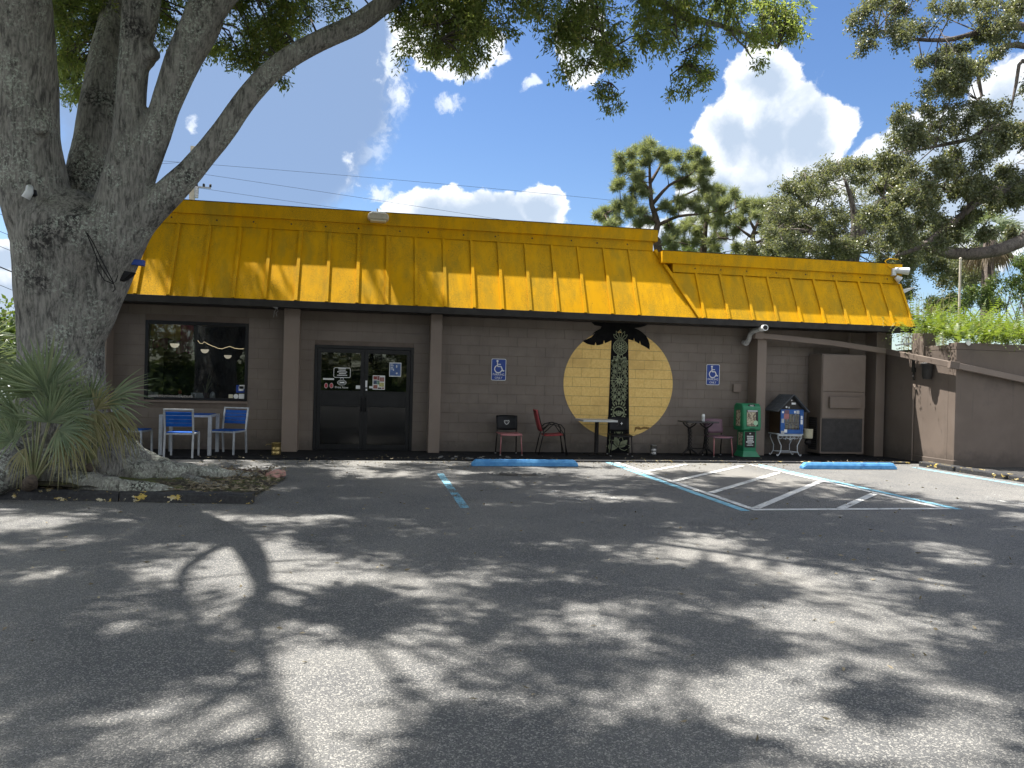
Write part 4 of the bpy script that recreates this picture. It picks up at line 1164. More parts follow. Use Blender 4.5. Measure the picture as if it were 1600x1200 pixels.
def shell_chair(name, label, cat, loc, rz, seat, back, legf, legr, emblem=None, feet=None, bw=.23, tilt=.07):
    r = thing(name, label, cat, loc, rz)
    w, d, sh = .205, .20, .44
    for s in (-1, 1):
        MB().tube([(s*(w+.02), -d-.02, .012), (s*w, -d+.02, sh-.02)], .0125, 8).build('leg', legf, r, smooth=True)
        MB().tube([(s*(w+.015), d+.05, .012), (s*w, d, sh-.02), (s*w*.98, d+.03, sh+.12)], .0125, 8).build('leg', legr, r, smooth=True)
        for yy, xx in ((-d-.02, w+.02), (d+.05, w+.015)):
            MB().lathe([(.018, 0), (.018, .018), (.012, .022)], (s*xx, yy, 0), 8).build('foot_cap', feet or M_TIN, r)
    MB().tube([(-w, -d+.02, sh-.022), (w, -d+.02, sh-.022)], .012, 8).build('front_rail', legf, r)
    m = MB(); nx, ny = 7, 6
    for j in range(ny):
        for i in range(nx):
            u, v = i/(nx-1)*2-1, j/(ny-1)
            m.v.append((u*.225, -d-.03+v*(2*d+.04), sh+.012*u*u-.018*math.sin(v*PI)-(.03 if j == 0 else 0)))
    m.f = [(j*nx+i, j*nx+i+1, (j+1)*nx+i+1, (j+1)*nx+i) for j in range(ny-1) for i in range(nx-1)]
    o = m.build('seat', seat, r, smooth=True); md = o.modifiers.new('solid', 'SOLIDIFY'); md.thickness = .016
    m = MB(); nx, nz = 9, 6
    for j in range(nz):
        for i in range(nx):
            u, v = i/(nx-1)*2-1, j/(nz-1)
            ww = bw*(1-.05*(1-v))
            m.v.append((u*ww, d+.02+tilt*v+.0-.045*u*u, sh+.045+v*.31-.012*u*u*(1 if v > .5 else -1)))
    m.f = [(j*nx+i, j*nx+i+1, (j+1)*nx+i+1, (j+1)*nx+i) for j in range(nz-1) for i in range(nx-1)]
    o = m.build('backrest', back, r, smooth=True); md = o.modifiers.new('solid', 'SOLIDIFY'); md.thickness = .014
    if emblem == 'mask':
        e = MB(); y = d+.02+tilt*.5-.026; zc = sh+.21
        pts = [(0, zc-.05), (-.035, zc-.025), (-.052, zc+.012), (-.045, zc+.036), (-.015, zc+.030), (0, zc+.036), (.015, zc+.030), (.045, zc+.036), (.052, zc+.012), (.035, zc-.025), (0, zc-.05)]
        e.stroke(pts, .008, y); e.disc(-.018, zc+.005, .007, y, n=8); e.disc(.018, zc+.005, .007, y, n=8)
        e.build('emblem', M_WHITE, r)
    elif emblem == 'star':
        e = MB(); y = d+.02+tilt*.5-.03; zc = sh+.22
        e.prism([(.07, zc-.035), (.078, zc-.008), (.10, zc), (.078, zc+.008), (.07, zc+.035), (.062, zc+.008), (.04, zc), (.062, zc-.008)], y, y+.002)
        e.build('emblem', M_WHITE, r)
        e = MB(); e.ring(-.06, zc, .06, .006, y+.004, 24); e.build('faint_emblem', M_GRILL, r)
    return r
shell_chair('cafe_chair', 'black backed chair with pink front legs and white outline emblem', 'chair', (2.80, 15.45, FL), .06, M_PINK, M_BLACK, M_PINK, M_BLACKI, 'mask')
shell_chair('cafe_chair', 'all black chair with a small white star in front of the mural', 'chair', (5.16, 15.42, FL), -.14, M_BLACK, M_BLACK, M_BLACKI, M_BLACKI, 'star')
shell_chair('cafe_chair', 'mauve backed chair with dull pink legs beside the newspaper box', 'chair', (7.36, 15.42, FL), .10, M_MAUVE, M_MAUVE, M_PINK, M_BLACKI, None)

# red sling armchair, seen from its side
r = thing('sling_armchair', 'red sling armchair with curved black tube arms facing right', 'armchair', (3.72, 15.55, FL), PI/2-.08)
for s in (-1, 1):
    x = s*.25
    MB().tube([(x, .30, .01), (x, .24, .30), (x, .20, .46), (x, .27, .66), (x*.95, .34, .92)], .012, 8).build('leg', M_BLACKI, r, smooth=True)
    MB().tube([(x*1.02, -.27, .01), (x*1.02, -.24, .30), (x*1.04, -.22, .55), (x*1.04, -.15, .63), (x*1.04, -.02, .655), (x*1.03, .12, .62), (x*1.0, .215, .52)], .012, 8).build('arm_leg', M_BLACKI, r, smooth=True)
    MB().tube([(x*1.0, -.30, .01), (x*1.0, -.20, .46), (x*1.0, -.10, .60), (x*1.02, .02, .63), (x, .19, .47)], .010, 8).build('brace', M_BLACKI, r, smooth=True)
m = MB(); nx, n2 = 5, 7
prof = [(-.25, .425), (-.20, .445), (-.05, .43), (.12, .42), (.185, .425)]
for (y, z) in prof:
    for i in range(nx): u = i/(nx-1)*2-1; m.v.append((u*.235, y, z-.012*(1-u*u)))
m.f = [(j*nx+i, j*nx+i+1, (j+1)*nx+i+1, (j+1)*nx+i) for j in range(len(prof)-1) for i in range(nx-1)]
o = m.build('seat', M_RED, r, smooth=True); o.modifiers.new('solid', 'SOLIDIFY').thickness = .03
m = MB(); prof = [(.225, .50), (.255, .60), (.285, .72), (.32, .84), (.345, .93), (.375, .925)]
for (y, z) in prof:
    for i in range(nx): u = i/(nx-1)*2-1; m.v.append((u*.25, y+.02*(1-u*u), z))
m.f = [(j*nx+i, j*nx+i+1, (j+1)*nx+i+1, (j+1)*nx+i) for j in range(len(prof)-1) for i in range(nx-1)]
o = m.build('backrest', M_RED, r, smooth=True); o.modifiers.new('solid', 'SOLIDIFY').thickness = .04

r = thing('pedestal_table', 'pale square top table on a black pedestal before the mural', 'table', (4.66, 15.52, FL), .0)
MB().box(-.37, -.33, .705, .37, .33, .745).build('table_top', M_TOPG, r, bevel=.006)
MB().lathe([(.055, 0), (.045, .02), (.042, .65), (.07, .68), (.11, .704)], (0.02, 0, .03), 16).build('pedestal', M_BLACKI, r, smooth=True)
for a in range(4):
    t = a*PI/2+PI/4; MB().hexa([(.02+.03*math.cos(t+1.57), .03*math.sin(t+1.57), 0), (.02-.03*math.cos(t+1.57), -.03*math.sin(t+1.57), 0), (.02+.30*math.cos(t)-.02*math.cos(t+1.57), .30*math.sin(t)-.02*math.sin(t+1.57), 0), (.02+.30*math.cos(t)+.02*math.cos(t+1.57), .30*math.sin(t)+.02*math.sin(t+1.57), 0),
        (.02+.03*math.cos(t+1.57), .03*math.sin(t+1.57), .05), (.02-.03*math.cos(t+1.57), -.03*math.sin(t+1.57), .05), (.02+.30*math.cos(t)-.02*math.cos(t+1.57), .30*math.sin(t)-.02*math.sin(t+1.57), .018), (.02+.30*math.cos(t)+.02*math.cos(t+1.57), .30*math.sin(t)+.02*math.sin(t+1.57), .018)]).build('foot', M_BLACKI, r)

r = thing('iron_table', 'ornate black cast iron table with two lacy legs right of the mural', 'table', (6.93, 15.50, FL), .0)
m = MB(); m.box(-.36, -.27, .715, .36, .27, .74); m.build('table_top', M_GRILL, r, bevel=.008)
for s, yy in ((-1, -.02), (1, .02)):
    x = s*.20
    col_ = MB().lathe([(.035, .12), (.05, .16), (.03, .2), (.026, .5), (.045, .55), (.03, .6)], (x, yy, 0), 14).build('column', M_BLACKI, r, smooth=True)
    m = MB()
    for k_ in range(5):
        zz = .19+.075*k_
        m.tube([(x+.045*math.cos(q*.7), yy-.03, zz+.035*math.sin(q*.7)) for q in range(10)], .007, 5)
    m.build('scroll_work', M_BLACKI, col_, smooth=True)
    for dx in (-1, 1):
        MB().tube([(x, yy, .59), (x+dx*.05, yy, .62), (x+dx*.11, yy, .66), (x+dx*.15, yy, .71)], [.022, .018, .015, .018], 7).build('bracket', M_BLACKI, r, smooth=True)
        MB().tube([(x+dx*.03, yy, .66), (x+dx*.09, yy, .695), (x+dx*.05, yy, .71)], .01, 6).build('bracket_scroll', M_BLACKI, r, smooth=True)
        MB().tube([(x, yy, .16), (x+dx*.06, yy-.02, .13), (x+dx*.13, yy-.05, .07), (x+dx*.2, yy-.09, .012)], [.025, .022, .018, .014], 7).build('foot', M_BLACKI, r, smooth=True)
        MB().tube([(x, yy, .14), (x+dx*.05, yy+.06, .10), (x+dx*.10, yy+.15, .012)], [.022, .018, .014], 7).build('foot', M_BLACKI, r, smooth=True)
MB().tube([(-.2, -.02, .17), (0, 0, .15), (.2, .02, .17)], .012, 6).build('stretcher', M_BLACKI, r)
r = thing('drink_can', 'pale drink can standing on the iron table', 'can', (6.99, 15.38, FL+.741))
MB().lathe([(.026, 0), (.034, .012), (.034, .14), (.027, .158), (.027, .162)], (0, 0, 0), 18).build('can_body', M_WHITEM, r, smooth=True)
MB().lathe([(.0343, .05), (.0345, .11)], (0, 0, 0), 18).build('can_label', M_TOPG, r)

# newspaper box
r = thing('newspaper_box', 'green free newspaper box on a pedestal beside the pilaster', 'newspaper box', (8.06, 15.50, FL), .02)
m = MB(); m.prismx([(-.20, .565), (.20, .565), (.22, .70), (.20, 1.10), (.12, 1.15), (-.12, 1.15), (-.20, 1.08), (-.225, .66)], -.215, .215)
m.build('head', M_GREEN, r, bevel=.022)
MB().box(-.15, -.15, .09, .15, .15, .564).build('pedestal', M_GREEN, r, bevel=.015)
MB().hexa([(-.20, -.22, 0), (.22, -.22, 0), (.20, .20, 0), (-.20, .20, 0), (-.152, -.152, .12), (.152, -.152, .12), (.152, .152, .12), (-.152, .152, .12)]).build('base', M_GREEN, r, bevel=.012)
def tilt(pts, y0=-.2265, z0=.66, y1=-.2035, z1=1.08):   # put a flat piece on the leaning front of the head
    return [(x, y0+(y1-y0)*(z-z0)/(z1-z0), z) for x, z in pts]
def on_head(name, x0, z0, x1, z1, mat, off):
    p = tilt([(x0, z0), (x1, z0), (x1, z1), (x0, z1)]); q = [(x, y-off, z) for x, y, z in p]; b = [(x, y-off+.004, z) for x, y, z in p]
    return MB().hexa([q[0], q[1], b[1], b[0], q[3], q[2], b[2], b[3]]).build(name, mat, r)
on_head('display_door', -.19, .60, .19, 1.04, M_GREEN, .006)
on_head('door_window', -.13, .66, .135, 1.01, M_FASC, .010)
on_head('newspaper', -.125, .70, .08, .965, M_PAPER, .0125)
on_head('window_label', -.11, .975, .12, 1.005, M_TOPG, .0125)
on_head('lower_label', -.12, .665, .09, .695, M_PAPER, .0125)
p = tilt([(.075, .735)])[0]; m = MB(); m.disc(.075, .735, .052, p[1]-.017, n=22); m.build('round_sticker', pm('pale_green', (.28, .46, .30), (.33, .5, .34), 20, .5), r)
MB().box(-.075, -.187, 1.078, .075, -.165, 1.128).build('title_plate', M_FASC, r)
text_obj('FREE', .042, M_WHITE, r, 0, -.19, 1.103)
MB().box(-.22, -.10, .66, -.2155, .08, 1.0).build('side_poster', M_PAPER, r)
MB().box(-.154, -.10, .24, -.1505, .08, .52).build('side_poster', M_PAPER, r)
MB().box(-.125, -.155, .20, .115, -.1505, .54).build('notice', M_FASC, r)
mm = MB()
for i, (w_, z_) in enumerate(((.03, .50), (.14, .44), (.13, .40), (.12, .36), (.17, .32), (.10, .28), (.14, .25))):
    x = -.005-w_/2
    while x < -.005+w_/2:
        q = random.uniform(.010, .022); h_ = .013 if i < 5 else .007
        mm.prism([(x, z_-h_), (x+q, z_-h_), (x+q, z_+h_), (x, z_+h_)], -.157, -.1555); x += q+.004
mm.build('notice_lettering', M_WHITE, r)
MB().box(-.06, -.255, .60, .06, -.236, .615).build('pull_handle', M_BLACK, r)

# little library on a wrought iron stand
ls = thing('iron_stand', 'white wrought iron stand with curved legs under the book exchange house', 'stand', (9.05, 15.62, FL))
MB().box(-.31, -.20, .485, .31, .20, .505).build('stand_top', M_WHITEM, ls)
for sx_ in (-1, 1):
    for sy_ in (-1, 1):
        x, y = sx_*.24, sy_*.16
        MB().tube([(x*1.12, y, .47), (x*1.16, y, .42), (x*1.02, y, .34), (x*.80, y, .24), (x*.82, y, .12), (x*.98, y, .05), (x*1.12, y, .015), (x*1.2, y, .025), (x*1.18, y, .05)], .0095, 7).build('leg', M_WHITEM, ls, smooth=True)
for sy_ in (-1, 1): MB().tube([(-.21, sy_*.16, .10), (.21, sy_*.16, .10)], .008, 6).build('stretcher', M_WHITEM, ls)
for sx_ in (-1, 1): MB().tube([(sx_*.2, -.16, .10), (sx_*.2, .16, .10)], .008, 6).build('stretcher', M_WHITEM, ls)
m = MB()
for i in range(6):
    cx = -.24+.096*i
    m.tube([(cx+.038*math.cos(q*.65), -.195, .445+.030*math.sin(q*.65)-.006*q*.5) for q in range(11)], .006, 5)
for s in (-1, 1):
    m.tube([(0, -.195, .36), (s*.04, -.195, .40), (s*.09, -.195, .41), (s*.12, -.195, .39), (s*.1, -.195, .37)], .006, 5)
m.tube([(0, -.195, .44), (0, -.195, .335)], .007, 5)
m.build('scroll_apron', M_WHITEM, ls, smooth=True)
MB().box(-.28, -.203, .452, .28, -.197, .484).build('apron_band', M_WHITEM, ls)

lb = thing('little_library', 'blue book exchange house with grey gable roof and stickers', 'book box', (9.06, 15.62, FL+.506))
w, d = .27, .24
MB().box(-w, -d+.03, .0, w, d, .02).box(-w, -d+.03, .0205, -w+.02, d, .52).box(w-.02, -d+.03, .0205, w, d, .52).box(-w+.0205, d-.02, .0205, w-.0205, d, .52).build('case', M_WOODF, lb)
m = MB(); yf = -d
m.box(-w, yf, 0, -w+.095, yf+.028, .53).box(w-.085, yf, 0, w, yf+.028, .53).box(-w+.096, yf, 0, w-.086, yf+.028, .09).box(-w+.096, yf, .43, w-.086, yf+.028, .53)
dd = m.build('door', M_BLIB, lb, bevel=.003)
MB().box(-w+.09, yf+.012, .085, w-.08, yf+.016, .435).build('pane', glass_mat('library_glass', (.8, .82, .82), 1.0), dd)
MB().box(-w+.022, -.19, .24, w-.022, d-.025, .255).build('shelf', M_WOODF, lb)
MB().prism([(-w, .531), (w, .531), (0, .80)], -d+.04, d).build('gable', M_FASC, lb)
for s in (-1, 1):
    e = Vector((s*.37, 0, .475)); k_ = Vector((0, 0, .845))
    nrm = Vector((s*.37, 0, .37)).normalized()*.018
    a = [(e.x, -d-.06, e.z), (k_.x, -d-.06, k_.z), (k_.x, d+.06, k_.z), (e.x, d+.06, e.z)]
    b = [(x+nrm.x, y, z+nrm.z) for x, y, z in a]
    rf = MB().hexa(a+b).build('roof', M_SHING, lb)
    for i in range(4):
        t0 = i/4; t1 = t0+.27
        q0 = e.lerp(k_, t0)+nrm*1.1; q1 = e.lerp(k_, min(t1, .995))+nrm*(1.0)
        MB().add([(q0.x, -d-.065, q0.z+.006), (q1.x, -d-.065, q1.z+.001), (q1.x, d+.065, q1.z+.001), (q0.x, d+.065, q0.z+.006), (q0.x, -d-.065, q0.z-.004), (q0.x, d+.065, q0.z-.004)], [(0, 1, 2, 3), (0, 3, 5, 4)]).build('shingle_course', M_SHING, rf)
for i, (x, z, sx_, sz_, mat) in enumerate(((-.225, .47, .022, .022, M_WHITE), (-.13, .475, .055, .04, M_MAUVE), (.06, .475, .018, .025, M_WHITE), (.13, .475, .035, .035, M_TOPG), (-.225, .28, .03, .045, M_TOPG), (.225, .36, .022, .035, M_WHITE), (.225, .26, .025, .05, M_WHITE), (-.15, .06, .035, .035, M_WHITE), (-.22, .03, .04, .03, M_TOPG), (.23, .12, .012, .05, M_BLUES), (-.14, .38, .06, .06, M_PINK), (.05, .66, .05, .022, M_WHITE), (0, .73, .014, .014, M_WHITE), (-.12, .58, .018, .018, M_WHITE), (-.06, .57, .018, .018, M_TOPG))):
    yy = yf-.0025 if z < .531 else -d+.038
    MB().prism([(x-sx_, z-sz_), (x+sx_, z-sz_), (x+sx_, z+sz_), (x-sx_, z+sz_)], yy, yy+.002).build('sticker', mat, lb)
cols = [(.25, .20, .08), (.10, .12, .05), (.30, .12, .08), (.35, .33, .28), (.08, .10, .16), (.22, .16, .10)]
bm_ = [pm('book_cover_%d' % i, c, None, rough=.6) for i, c in enumerate(cols)]
for row, z0 in enumerate((.022, .257)):
    x = -w+.04; i = 0
    while x < w-.06:
        t = random.uniform(.018, .035); h = random.uniform(.13, .19)
        b = thing('book', 'book standing upright in the book exchange house', 'book', (9.06+x, 15.50, FL+.506+z0), group='books inside the book exchange house')
        MB().box(0, 0, 0, t-.003, .13, h).build('cover', bm_[(i+row*2) % 6], b)
        x += t; i += 1
r = thing('cream_pot', 'cream cylindrical pot on an iron bracket beside the book exchange house', 'pot', (9.52, 15.50, .44))
MB().lathe([(.088, 0), (.098, .01), (.104, .2), (.108, .205), (.096, .205), (.09, .02)], (0, 0, 0), 24).build('pot_body', M_CREAM, r, smooth=True)
MB().tube([(-.20, 0, -.01), (.09, 0, -.01)], .008, 6).tube([(0, -.09, -.01), (0, .09, -.01)], .008, 6).build('bracket', M_BLACKI, r)
MB().lathe([(.05, -.14), (.075, -.10), (.05, -.02)], (0, 0, 0), 14).build('drip_cup', M_BLACKI, r, smooth=True)

# ------------------------------------------------------------------ seen through the window
for i, (px_, py_, Y) in enumerate(((273, 538, 17.3), (320, 547, 19.0), (356, 556, 20.6))):
    v = at_y(px_, py_, Y)
    r = thing('pendant_lamp', ('nearest', 'middle', 'farthest')[i]+' glowing bowl pendant lamp seen through the window', 'lamp', (v.x, v.y, v.z-.06), group='bowl pendant lamps inside')
    MB().lathe([(.02, -.012), (.055, 0), (.085, .04), (.095, .075), (.088, .075), (.03, .01)], (0, 0, 0), 18).build('bowl', emit_mat('lamp_bowl_%d' % i, (1, .88, .68), (.15, .14, .12)[i]), r, smooth=True)
    MB().lathe([(.03, .03), (.05, .05), (.02, .07)], (0, 0, 0), 12).build('bulb', M_GLOW, r)
    MB().tube([(0, 0, .1), (0, 0, 2.99-v.z+.06)], .006, 5).build('cord', M_BLACK, r)
pts = [at_y(x, y, 18.2) for x, y in ((309, 532), (312, 536), (316, 537), (319, 534), (324, 537), (330, 540), (336, 542), (340, 544), (347, 545), (353, 543), (359, 541), (366, 544), (373, 545), (381, 545))]
r = thing('string_lights', 'wavy string of tiny warm lights inside the window', 'string lights', tuple(pts[0]))
MB().tube(pts, .006, 5).build('light_string', M_STRING, r, world=True)
v = at_y(266, 527, 18.1)
r = thing('wall_hanging', 'yellow and magenta fabric hanging inside the window', 'fabric', (v.x, 18.1, 2.0))
def wavy(name, x0, x1, z0, z1, mat, y):
    m = MB(); n = 16
    for j in (0, 1, 2):
        for i in range(n+1): u = i/n; m.v.append((x0+(x1-x0)*u, y+.03*math.sin(u*17+j*.6), z0+(z1-z0)*j/2-.03*math.sin(u*9)*(j == 0)))
    m.f = [(j*(n+1)+i, j*(n+1)+i+1, (j+1)*(n+1)+i+1, (j+1)*(n+1)+i) for j in range(2) for i in range(n)]
    return m.build(name, mat, r, smooth=True)
wavy('yellow_cloth', -.40, .22, .28, .62, M_CLOTHY, 0); wavy('magenta_cloth', .12, .48, -.02, .62, M_CLOTHP, .03); wavy('magenta_cloth', -.38, -.05, .08, .30, M_CLOTHP, .04)
M_ORN = [M_WHITEM, M_TOPG, M_CREAM]
spots = [(233+.0, 'white house shaped ornament left on the window sill', 'house'), (243, 'small pale box ornament on the window sill', 'box'), (281, 'red flower ornament on the window sill', 'flower'), (303, 'white letter block ornament on the window sill', 'block'),
         (312, 'pale trapezoid lantern ornament on the window sill', 'lantern'), (332, 'white bell shaped ornament on the window sill', 'bell')]
MB().box(WIN[0]+.01, WY+.095, .96, WIN[1]-.01, WY+.36, 1.045).build('window_shelf', M_FASC, win, world=True)
for px_, lab, kd in spots:
    v = at_y(px_, 618, WY+.2)
    r = thing('sill_ornament', lab, 'ornament', (v.x, WY+.2, 1.046), group='ornaments along the window sill')
    if kd == 'house': MB().prism([(-.07, 0), (.07, 0), (.07, .09), (0, .14), (-.07, .09)], -.03, .03).build('ornament_body', M_WHITEM, r)
    elif kd == 'box': MB().box(-.05, -.03, 0, .05, .03, .10).build('ornament_body', M_TOPG, r, bevel=.01)
    elif kd == 'flower':
        MB().lathe([(.03, 0), (.04, .05), (.03, .06)], (0, 0, 0), 12).build('vase', M_TOPG, r); MB().lathe([(.01, .06), (.04, .10), (.03, .14), (.01, .15)], (0, 0, 0), 10).build('bloom', M_RED, r, smooth=True)
    elif kd == 'block': MB().box(-.05, -.025, 0, -.02, .025, .10).box(-.0195, -.025, .075, .0195, .025, .10).box(.02, -.025, 0, .05, .025, .10).build('ornament_body', M_WHITEM, r)
    elif kd == 'lantern': MB().prism([(-.08, 0), (.08, 0), (.05, .10), (-.05, .10)], -.04, .04).build('ornament_body', M_TOPG, r)
    else: MB().lathe([(.055, 0), (.05, .07), (.03, .11), (.008, .13)], (0, 0, 0), 16).build('ornament_body', M_WHITEM, r, smooth=True)
r = thing('potted_stem', 'bare twiggy plant standing in the window', 'plant', (at_y(321, 618, WY+.28).x, WY+.28, 1.046))
m = MB(); 
for k_ in range(7):
    a = random.uniform(0, 6.28); q = random.uniform(.05, .14); h = random.uniform(.25, .5)
    m.tube([(0, 0, 0), (q*.3*math.cos(a), q*.2*math.sin(a), h*.5), (q*math.cos(a), q*.6*math.sin(a), h)], [.008, .006, .003], 5)
m.build('stems', M_STALK, r); MB().lathe([(.05, 0), (.065, .10), (.05, .10)], (0, 0, 0), 14).build('pot', M_EDGE, r)
# ------------------------------------------------------------------ the big oak's bed: kerb, soil, roots, edging
def bed_edge(x):   # front line of the bed
    return 9.47-.145*(x+1.3)
ks = None
xs = [-8.2, -6.1, -4.32, -2.88, -1.34]
for i in range(4):
    a, b = xs[i]+.006, xs[i+1]-.006
    dy = random.uniform(-.015, .015); hz = .125+random.uniform(-.012, .012)
    m = MB(); n = 10; w = .19
    for j in range(n+1):
        x = a+(b-a)*j/n; y = bed_edge(x)+dy+random.uniform(-.006, .006); h = hz+random.uniform(-.008, .008)
        m.v.extend([(x, y-.02, -.05), (x, y, h-.025), (x, y+.03, h), (x, y+w, h+random.uniform(-.006, .006)), (x, y+w, -.05)])
    m.f = [(j*5+q, j*5+(q+1) % 5, (j+1)*5+(q+1) % 5, (j+1)*5+q) for j in range(n) for q in range(5)]
    m.f.append((0, 1, 2, 3, 4)); m.f.append(tuple(n*5+q for q in (4, 3, 2, 1, 0)))
    o = m.build('kerb' if ks is None else 'kerb_stone', M_KERB, ks)
    if ks is None: ks = structure(o, 'black kerb with chipped yellow paint round the oak bed')
m = MB(); nx, ny = 70, 40
for j in range(ny+1):
    for i in range(nx+1):
        u, v = i/nx, j/ny
        x = -8.2+6.75*u+(.25*v if u > .9 else 0)
        yf = bed_edge(x)+.12; yb = 12.75-(.9*max(0, (u-.75)/.25))
        y = yf+(yb-yf)*v
        h = .085+.10*math.exp(-((x+4)**2+(y-11)**2)/2.2)+.04*mnoise.noise((x*1.7, y*1.7, 0))+.022*mnoise.noise((x*7, y*7, 3))
        edge = min(1, min(u, 1-u)*9+.02)*min(1, (1-v)*6+.0)
        m.v.append((x, y, .012+h*max(edge, .0)))
m.f = [(j*(nx+1)+i, j*(nx+1)+i+1, (j+1)*(nx+1)+i+1, (j+1)*(nx+1)+i) for j in range(ny) for i in range(nx)]
bed = structure(m.build('soil_bed', M_SOIL, smooth=True), 'mossy soil bed at the foot of the oak')
# litter lying on the bed and drifted on the walk
n = 2600
P = np.stack([rng.uniform(-6.5, -1.2, n), np.zeros(n), np.zeros(n)], 1)
P[:, 1] = 9.47-.145*(P[:, 0]+1.3)+.2+rng.uniform(0, 1, n)**1.4*2.6
P[:, 2] = .11+rng.uniform(0, .03, n)
D = rng.normal(size=(n, 3)); D[:, 2] *= .15
V, F = leaf_quads(P, D, .075, .025)
o = mesh_np('leaf_litter', V, F, M_LITTER); o['kind'] = 'stuff'; o['label'] = 'dry fallen oak leaves on the bed'
n = 700
P = np.stack([rng.uniform(-3, 11, n), 14.1+rng.normal(0, .35, n), np.full(n, .012)], 1)
P[:, 2] = np.where(P[:, 1] > 14.36, .046, .012)
n2 = 500
Q = np.stack([rng.uniform(-6, 9, n2), rng.uniform(2.5, 13.5, n2), np.full(n2, .010)], 1)
P = np.concatenate([P, Q]); D = rng.normal(size=(len(P), 3)); D[:, 2] *= .12
V, F = leaf_quads(P, D, .05, .018)
o = mesh_np('leaf_litter', V, F, M_LITTER); o['kind'] = 'stuff'; o['label'] = 'dry fallen leaves scattered on the asphalt'

# ------------------------------------------------------------------ big oak
def pxp(x, y, Y): return at_y(x, y, Y)
def resample(pts, rs, step):
    P = [Vector(p) for p in pts]; out = []; ro = []
    for i in range(len(P)-1):
        p0 = P[max(i-1, 0)]; p1 = P[i]; p2 = P[i+1]; p3 = P[min(i+2, len(P)-1)]
        n_ = max(2, int((p2-p1).length/step))
        for j in range(n_):
            t = j/n_
            out.append(.5*((2*p1)+(p2-p0)*t+(2*p0-5*p1+4*p2-p3)*t*t+(3*p1-p0-3*p2+p3)*t**3)); ro.append(rs[i]+(rs[i+1]-rs[i])*t)
    out.append(P[-1]); ro.append(rs[-1])
    return out, ro
def limb(m, pts, rs, n=18, step=.14, rough=.06, seed=0, freq=2.2, cap=True):
    pts, rs = resample(pts, rs, step)
    o = len(m.v); prev = None
    for i, p in enumerate(pts):
        d = pts[min(i+1, len(pts)-1)]-pts[max(i-1, 0)]
        d = d.normalized()
        a = d.orthogonal().normalized() if prev is None else (prev-d*prev.dot(d)).normalized()
        prev = a; b = d.cross(a)
        for j in range(n):
            t = 2*PI*j/n
            q = a*math.cos(t)+b*math.sin(t)
            w = p+q*rs[i]
            k_ = 1+rough*mnoise.noise((w.x*freq+seed, w.y*freq, w.z*freq*.6))*1.6+rough*.6*mnoise.noise((w.x*6+seed, w.y*6, w.z*3))+rough*.7*abs(mnoise.noise((math.cos(t)*3.2+seed, math.sin(t)*3.2, i*step*.55)))
            m.v.append(tuple(p+q*rs[i]*k_))
    for i in range(len(pts)-1):
        for j in range(n):
            k2 = (j+1) % n
            m.f.append((o+i*n+j, o+i*n+k2, o+(i+1)*n+k2, o+(i+1)*n+j))
    if cap:
        m.f.append(tuple(o+j for j in range(n-1, -1, -1))); m.f.append(tuple(o+(len(pts)-1)*n+j for j in range(n)))
    return m
oak = thing('oak_tree', 'huge grey oak with four stout limbs beside the kerb at left', 'tree', (-4.0, 11.0, .05))
TB = Vector((-4.0, 11.0, 0))
t = MB()
YT = 11.0
# trunk: measured at both edges of its outline
def edge_pt(xl, xr, y, Y): 
    a, b = at_y(xl, y, Y), at_y(xr, y, Y); return (a+b)/2, (b-a).length/2
sec = [edge_pt(-25, 215, 765, YT), edge_pt(5, 185, 705, YT), edge_pt(18, 170, 640, YT), edge_pt(22, 166, 560, YT), edge_pt(22, 168, 490, YT), edge_pt(18, 182, 430, YT), edge_pt(14, 206, 385, YT), edge_pt(14, 205, 350, YT), edge_pt(45, 180, 322, YT), edge_pt(80, 150, 300, YT)]
limb(t, [s_[0] for s_ in sec], [s_[1]*.90 for s_ in sec], 30, .12, .05, 3, 1.4)
# limbs: A leftmost, B behind, C middle, D right of it, E the long arching one
A_ = [pxp(95, 500, 11.0), pxp(62, 330, 10.9), pxp(45, 250, 10.85), pxp(42, 170, 10.8), pxp(40, 80, 10.7), pxp(36, 0, 10.5)]
A_ += [Vector((-4.05, 9.5, 7.9)), Vector((-4.0, 8.15, 9.0)), Vector((-4.35, 7.55, 10.2)), Vector((-4.45, 6.6, 11.2)), Vector((-4.4, 5.4, 12.2))]
limb(t, A_, [.36, .40, .39, .36, .35, .325, .155, .085, .065, .045, .02], 24, .14, .06, 11)
B_ = [pxp(130, 400, 11.3), pxp(136, 300, 11.45), pxp(148, 220, 11.55), pxp(160, 140, 11.6), pxp(172, 70, 11.75), pxp(192, 0, 12.0), Vector((-3.0, 12.4, 8.6)), Vector((-2.4, 13.0, 10.2)), Vector((-1.9, 13.6, 11.5))]
limb(t, B_, [.40, .30, .265, .245, .22, .20, .17, .12, .07], 22, .14, .07, 21)
C_ = [pxp(160, 400, 10.9), pxp(182, 310, 10.75), pxp(200, 220, 10.7), pxp(206, 140, 10.7), pxp(212, 70, 10.7), pxp(222, 0, 10.65), Vector((-3.0, 10.9, 8.2)), Vector((-2.7, 11.3, 9.6)), Vector((-2.4, 11.7, 10.8)), Vector((-2.0, 12.0, 11.8))]
limb(t, C_, [.34, .25, .195, .18, .195, .225, .17, .11, .07, .04], 22, .14, .06, 31)
D_ = [pxp(170, 400, 10.85), pxp(205, 300, 10.7), pxp(235, 230, 10.65), pxp(257, 170, 10.65), pxp(284, 100, 10.6), pxp(318, 30, 10.55), pxp(334, -20, 10.5), Vector((-1.7, 10.6, 7.6)), Vector((-1.1, 10.6, 9.0)), Vector((-.3, 10.8, 10.2)), Vector((.5, 10.6, 11.2))]
limb(t, D_, [.32, .235, .185, .172, .205, .235, .20, .13, .09, .06, .04], 22, .14, .06, 41)
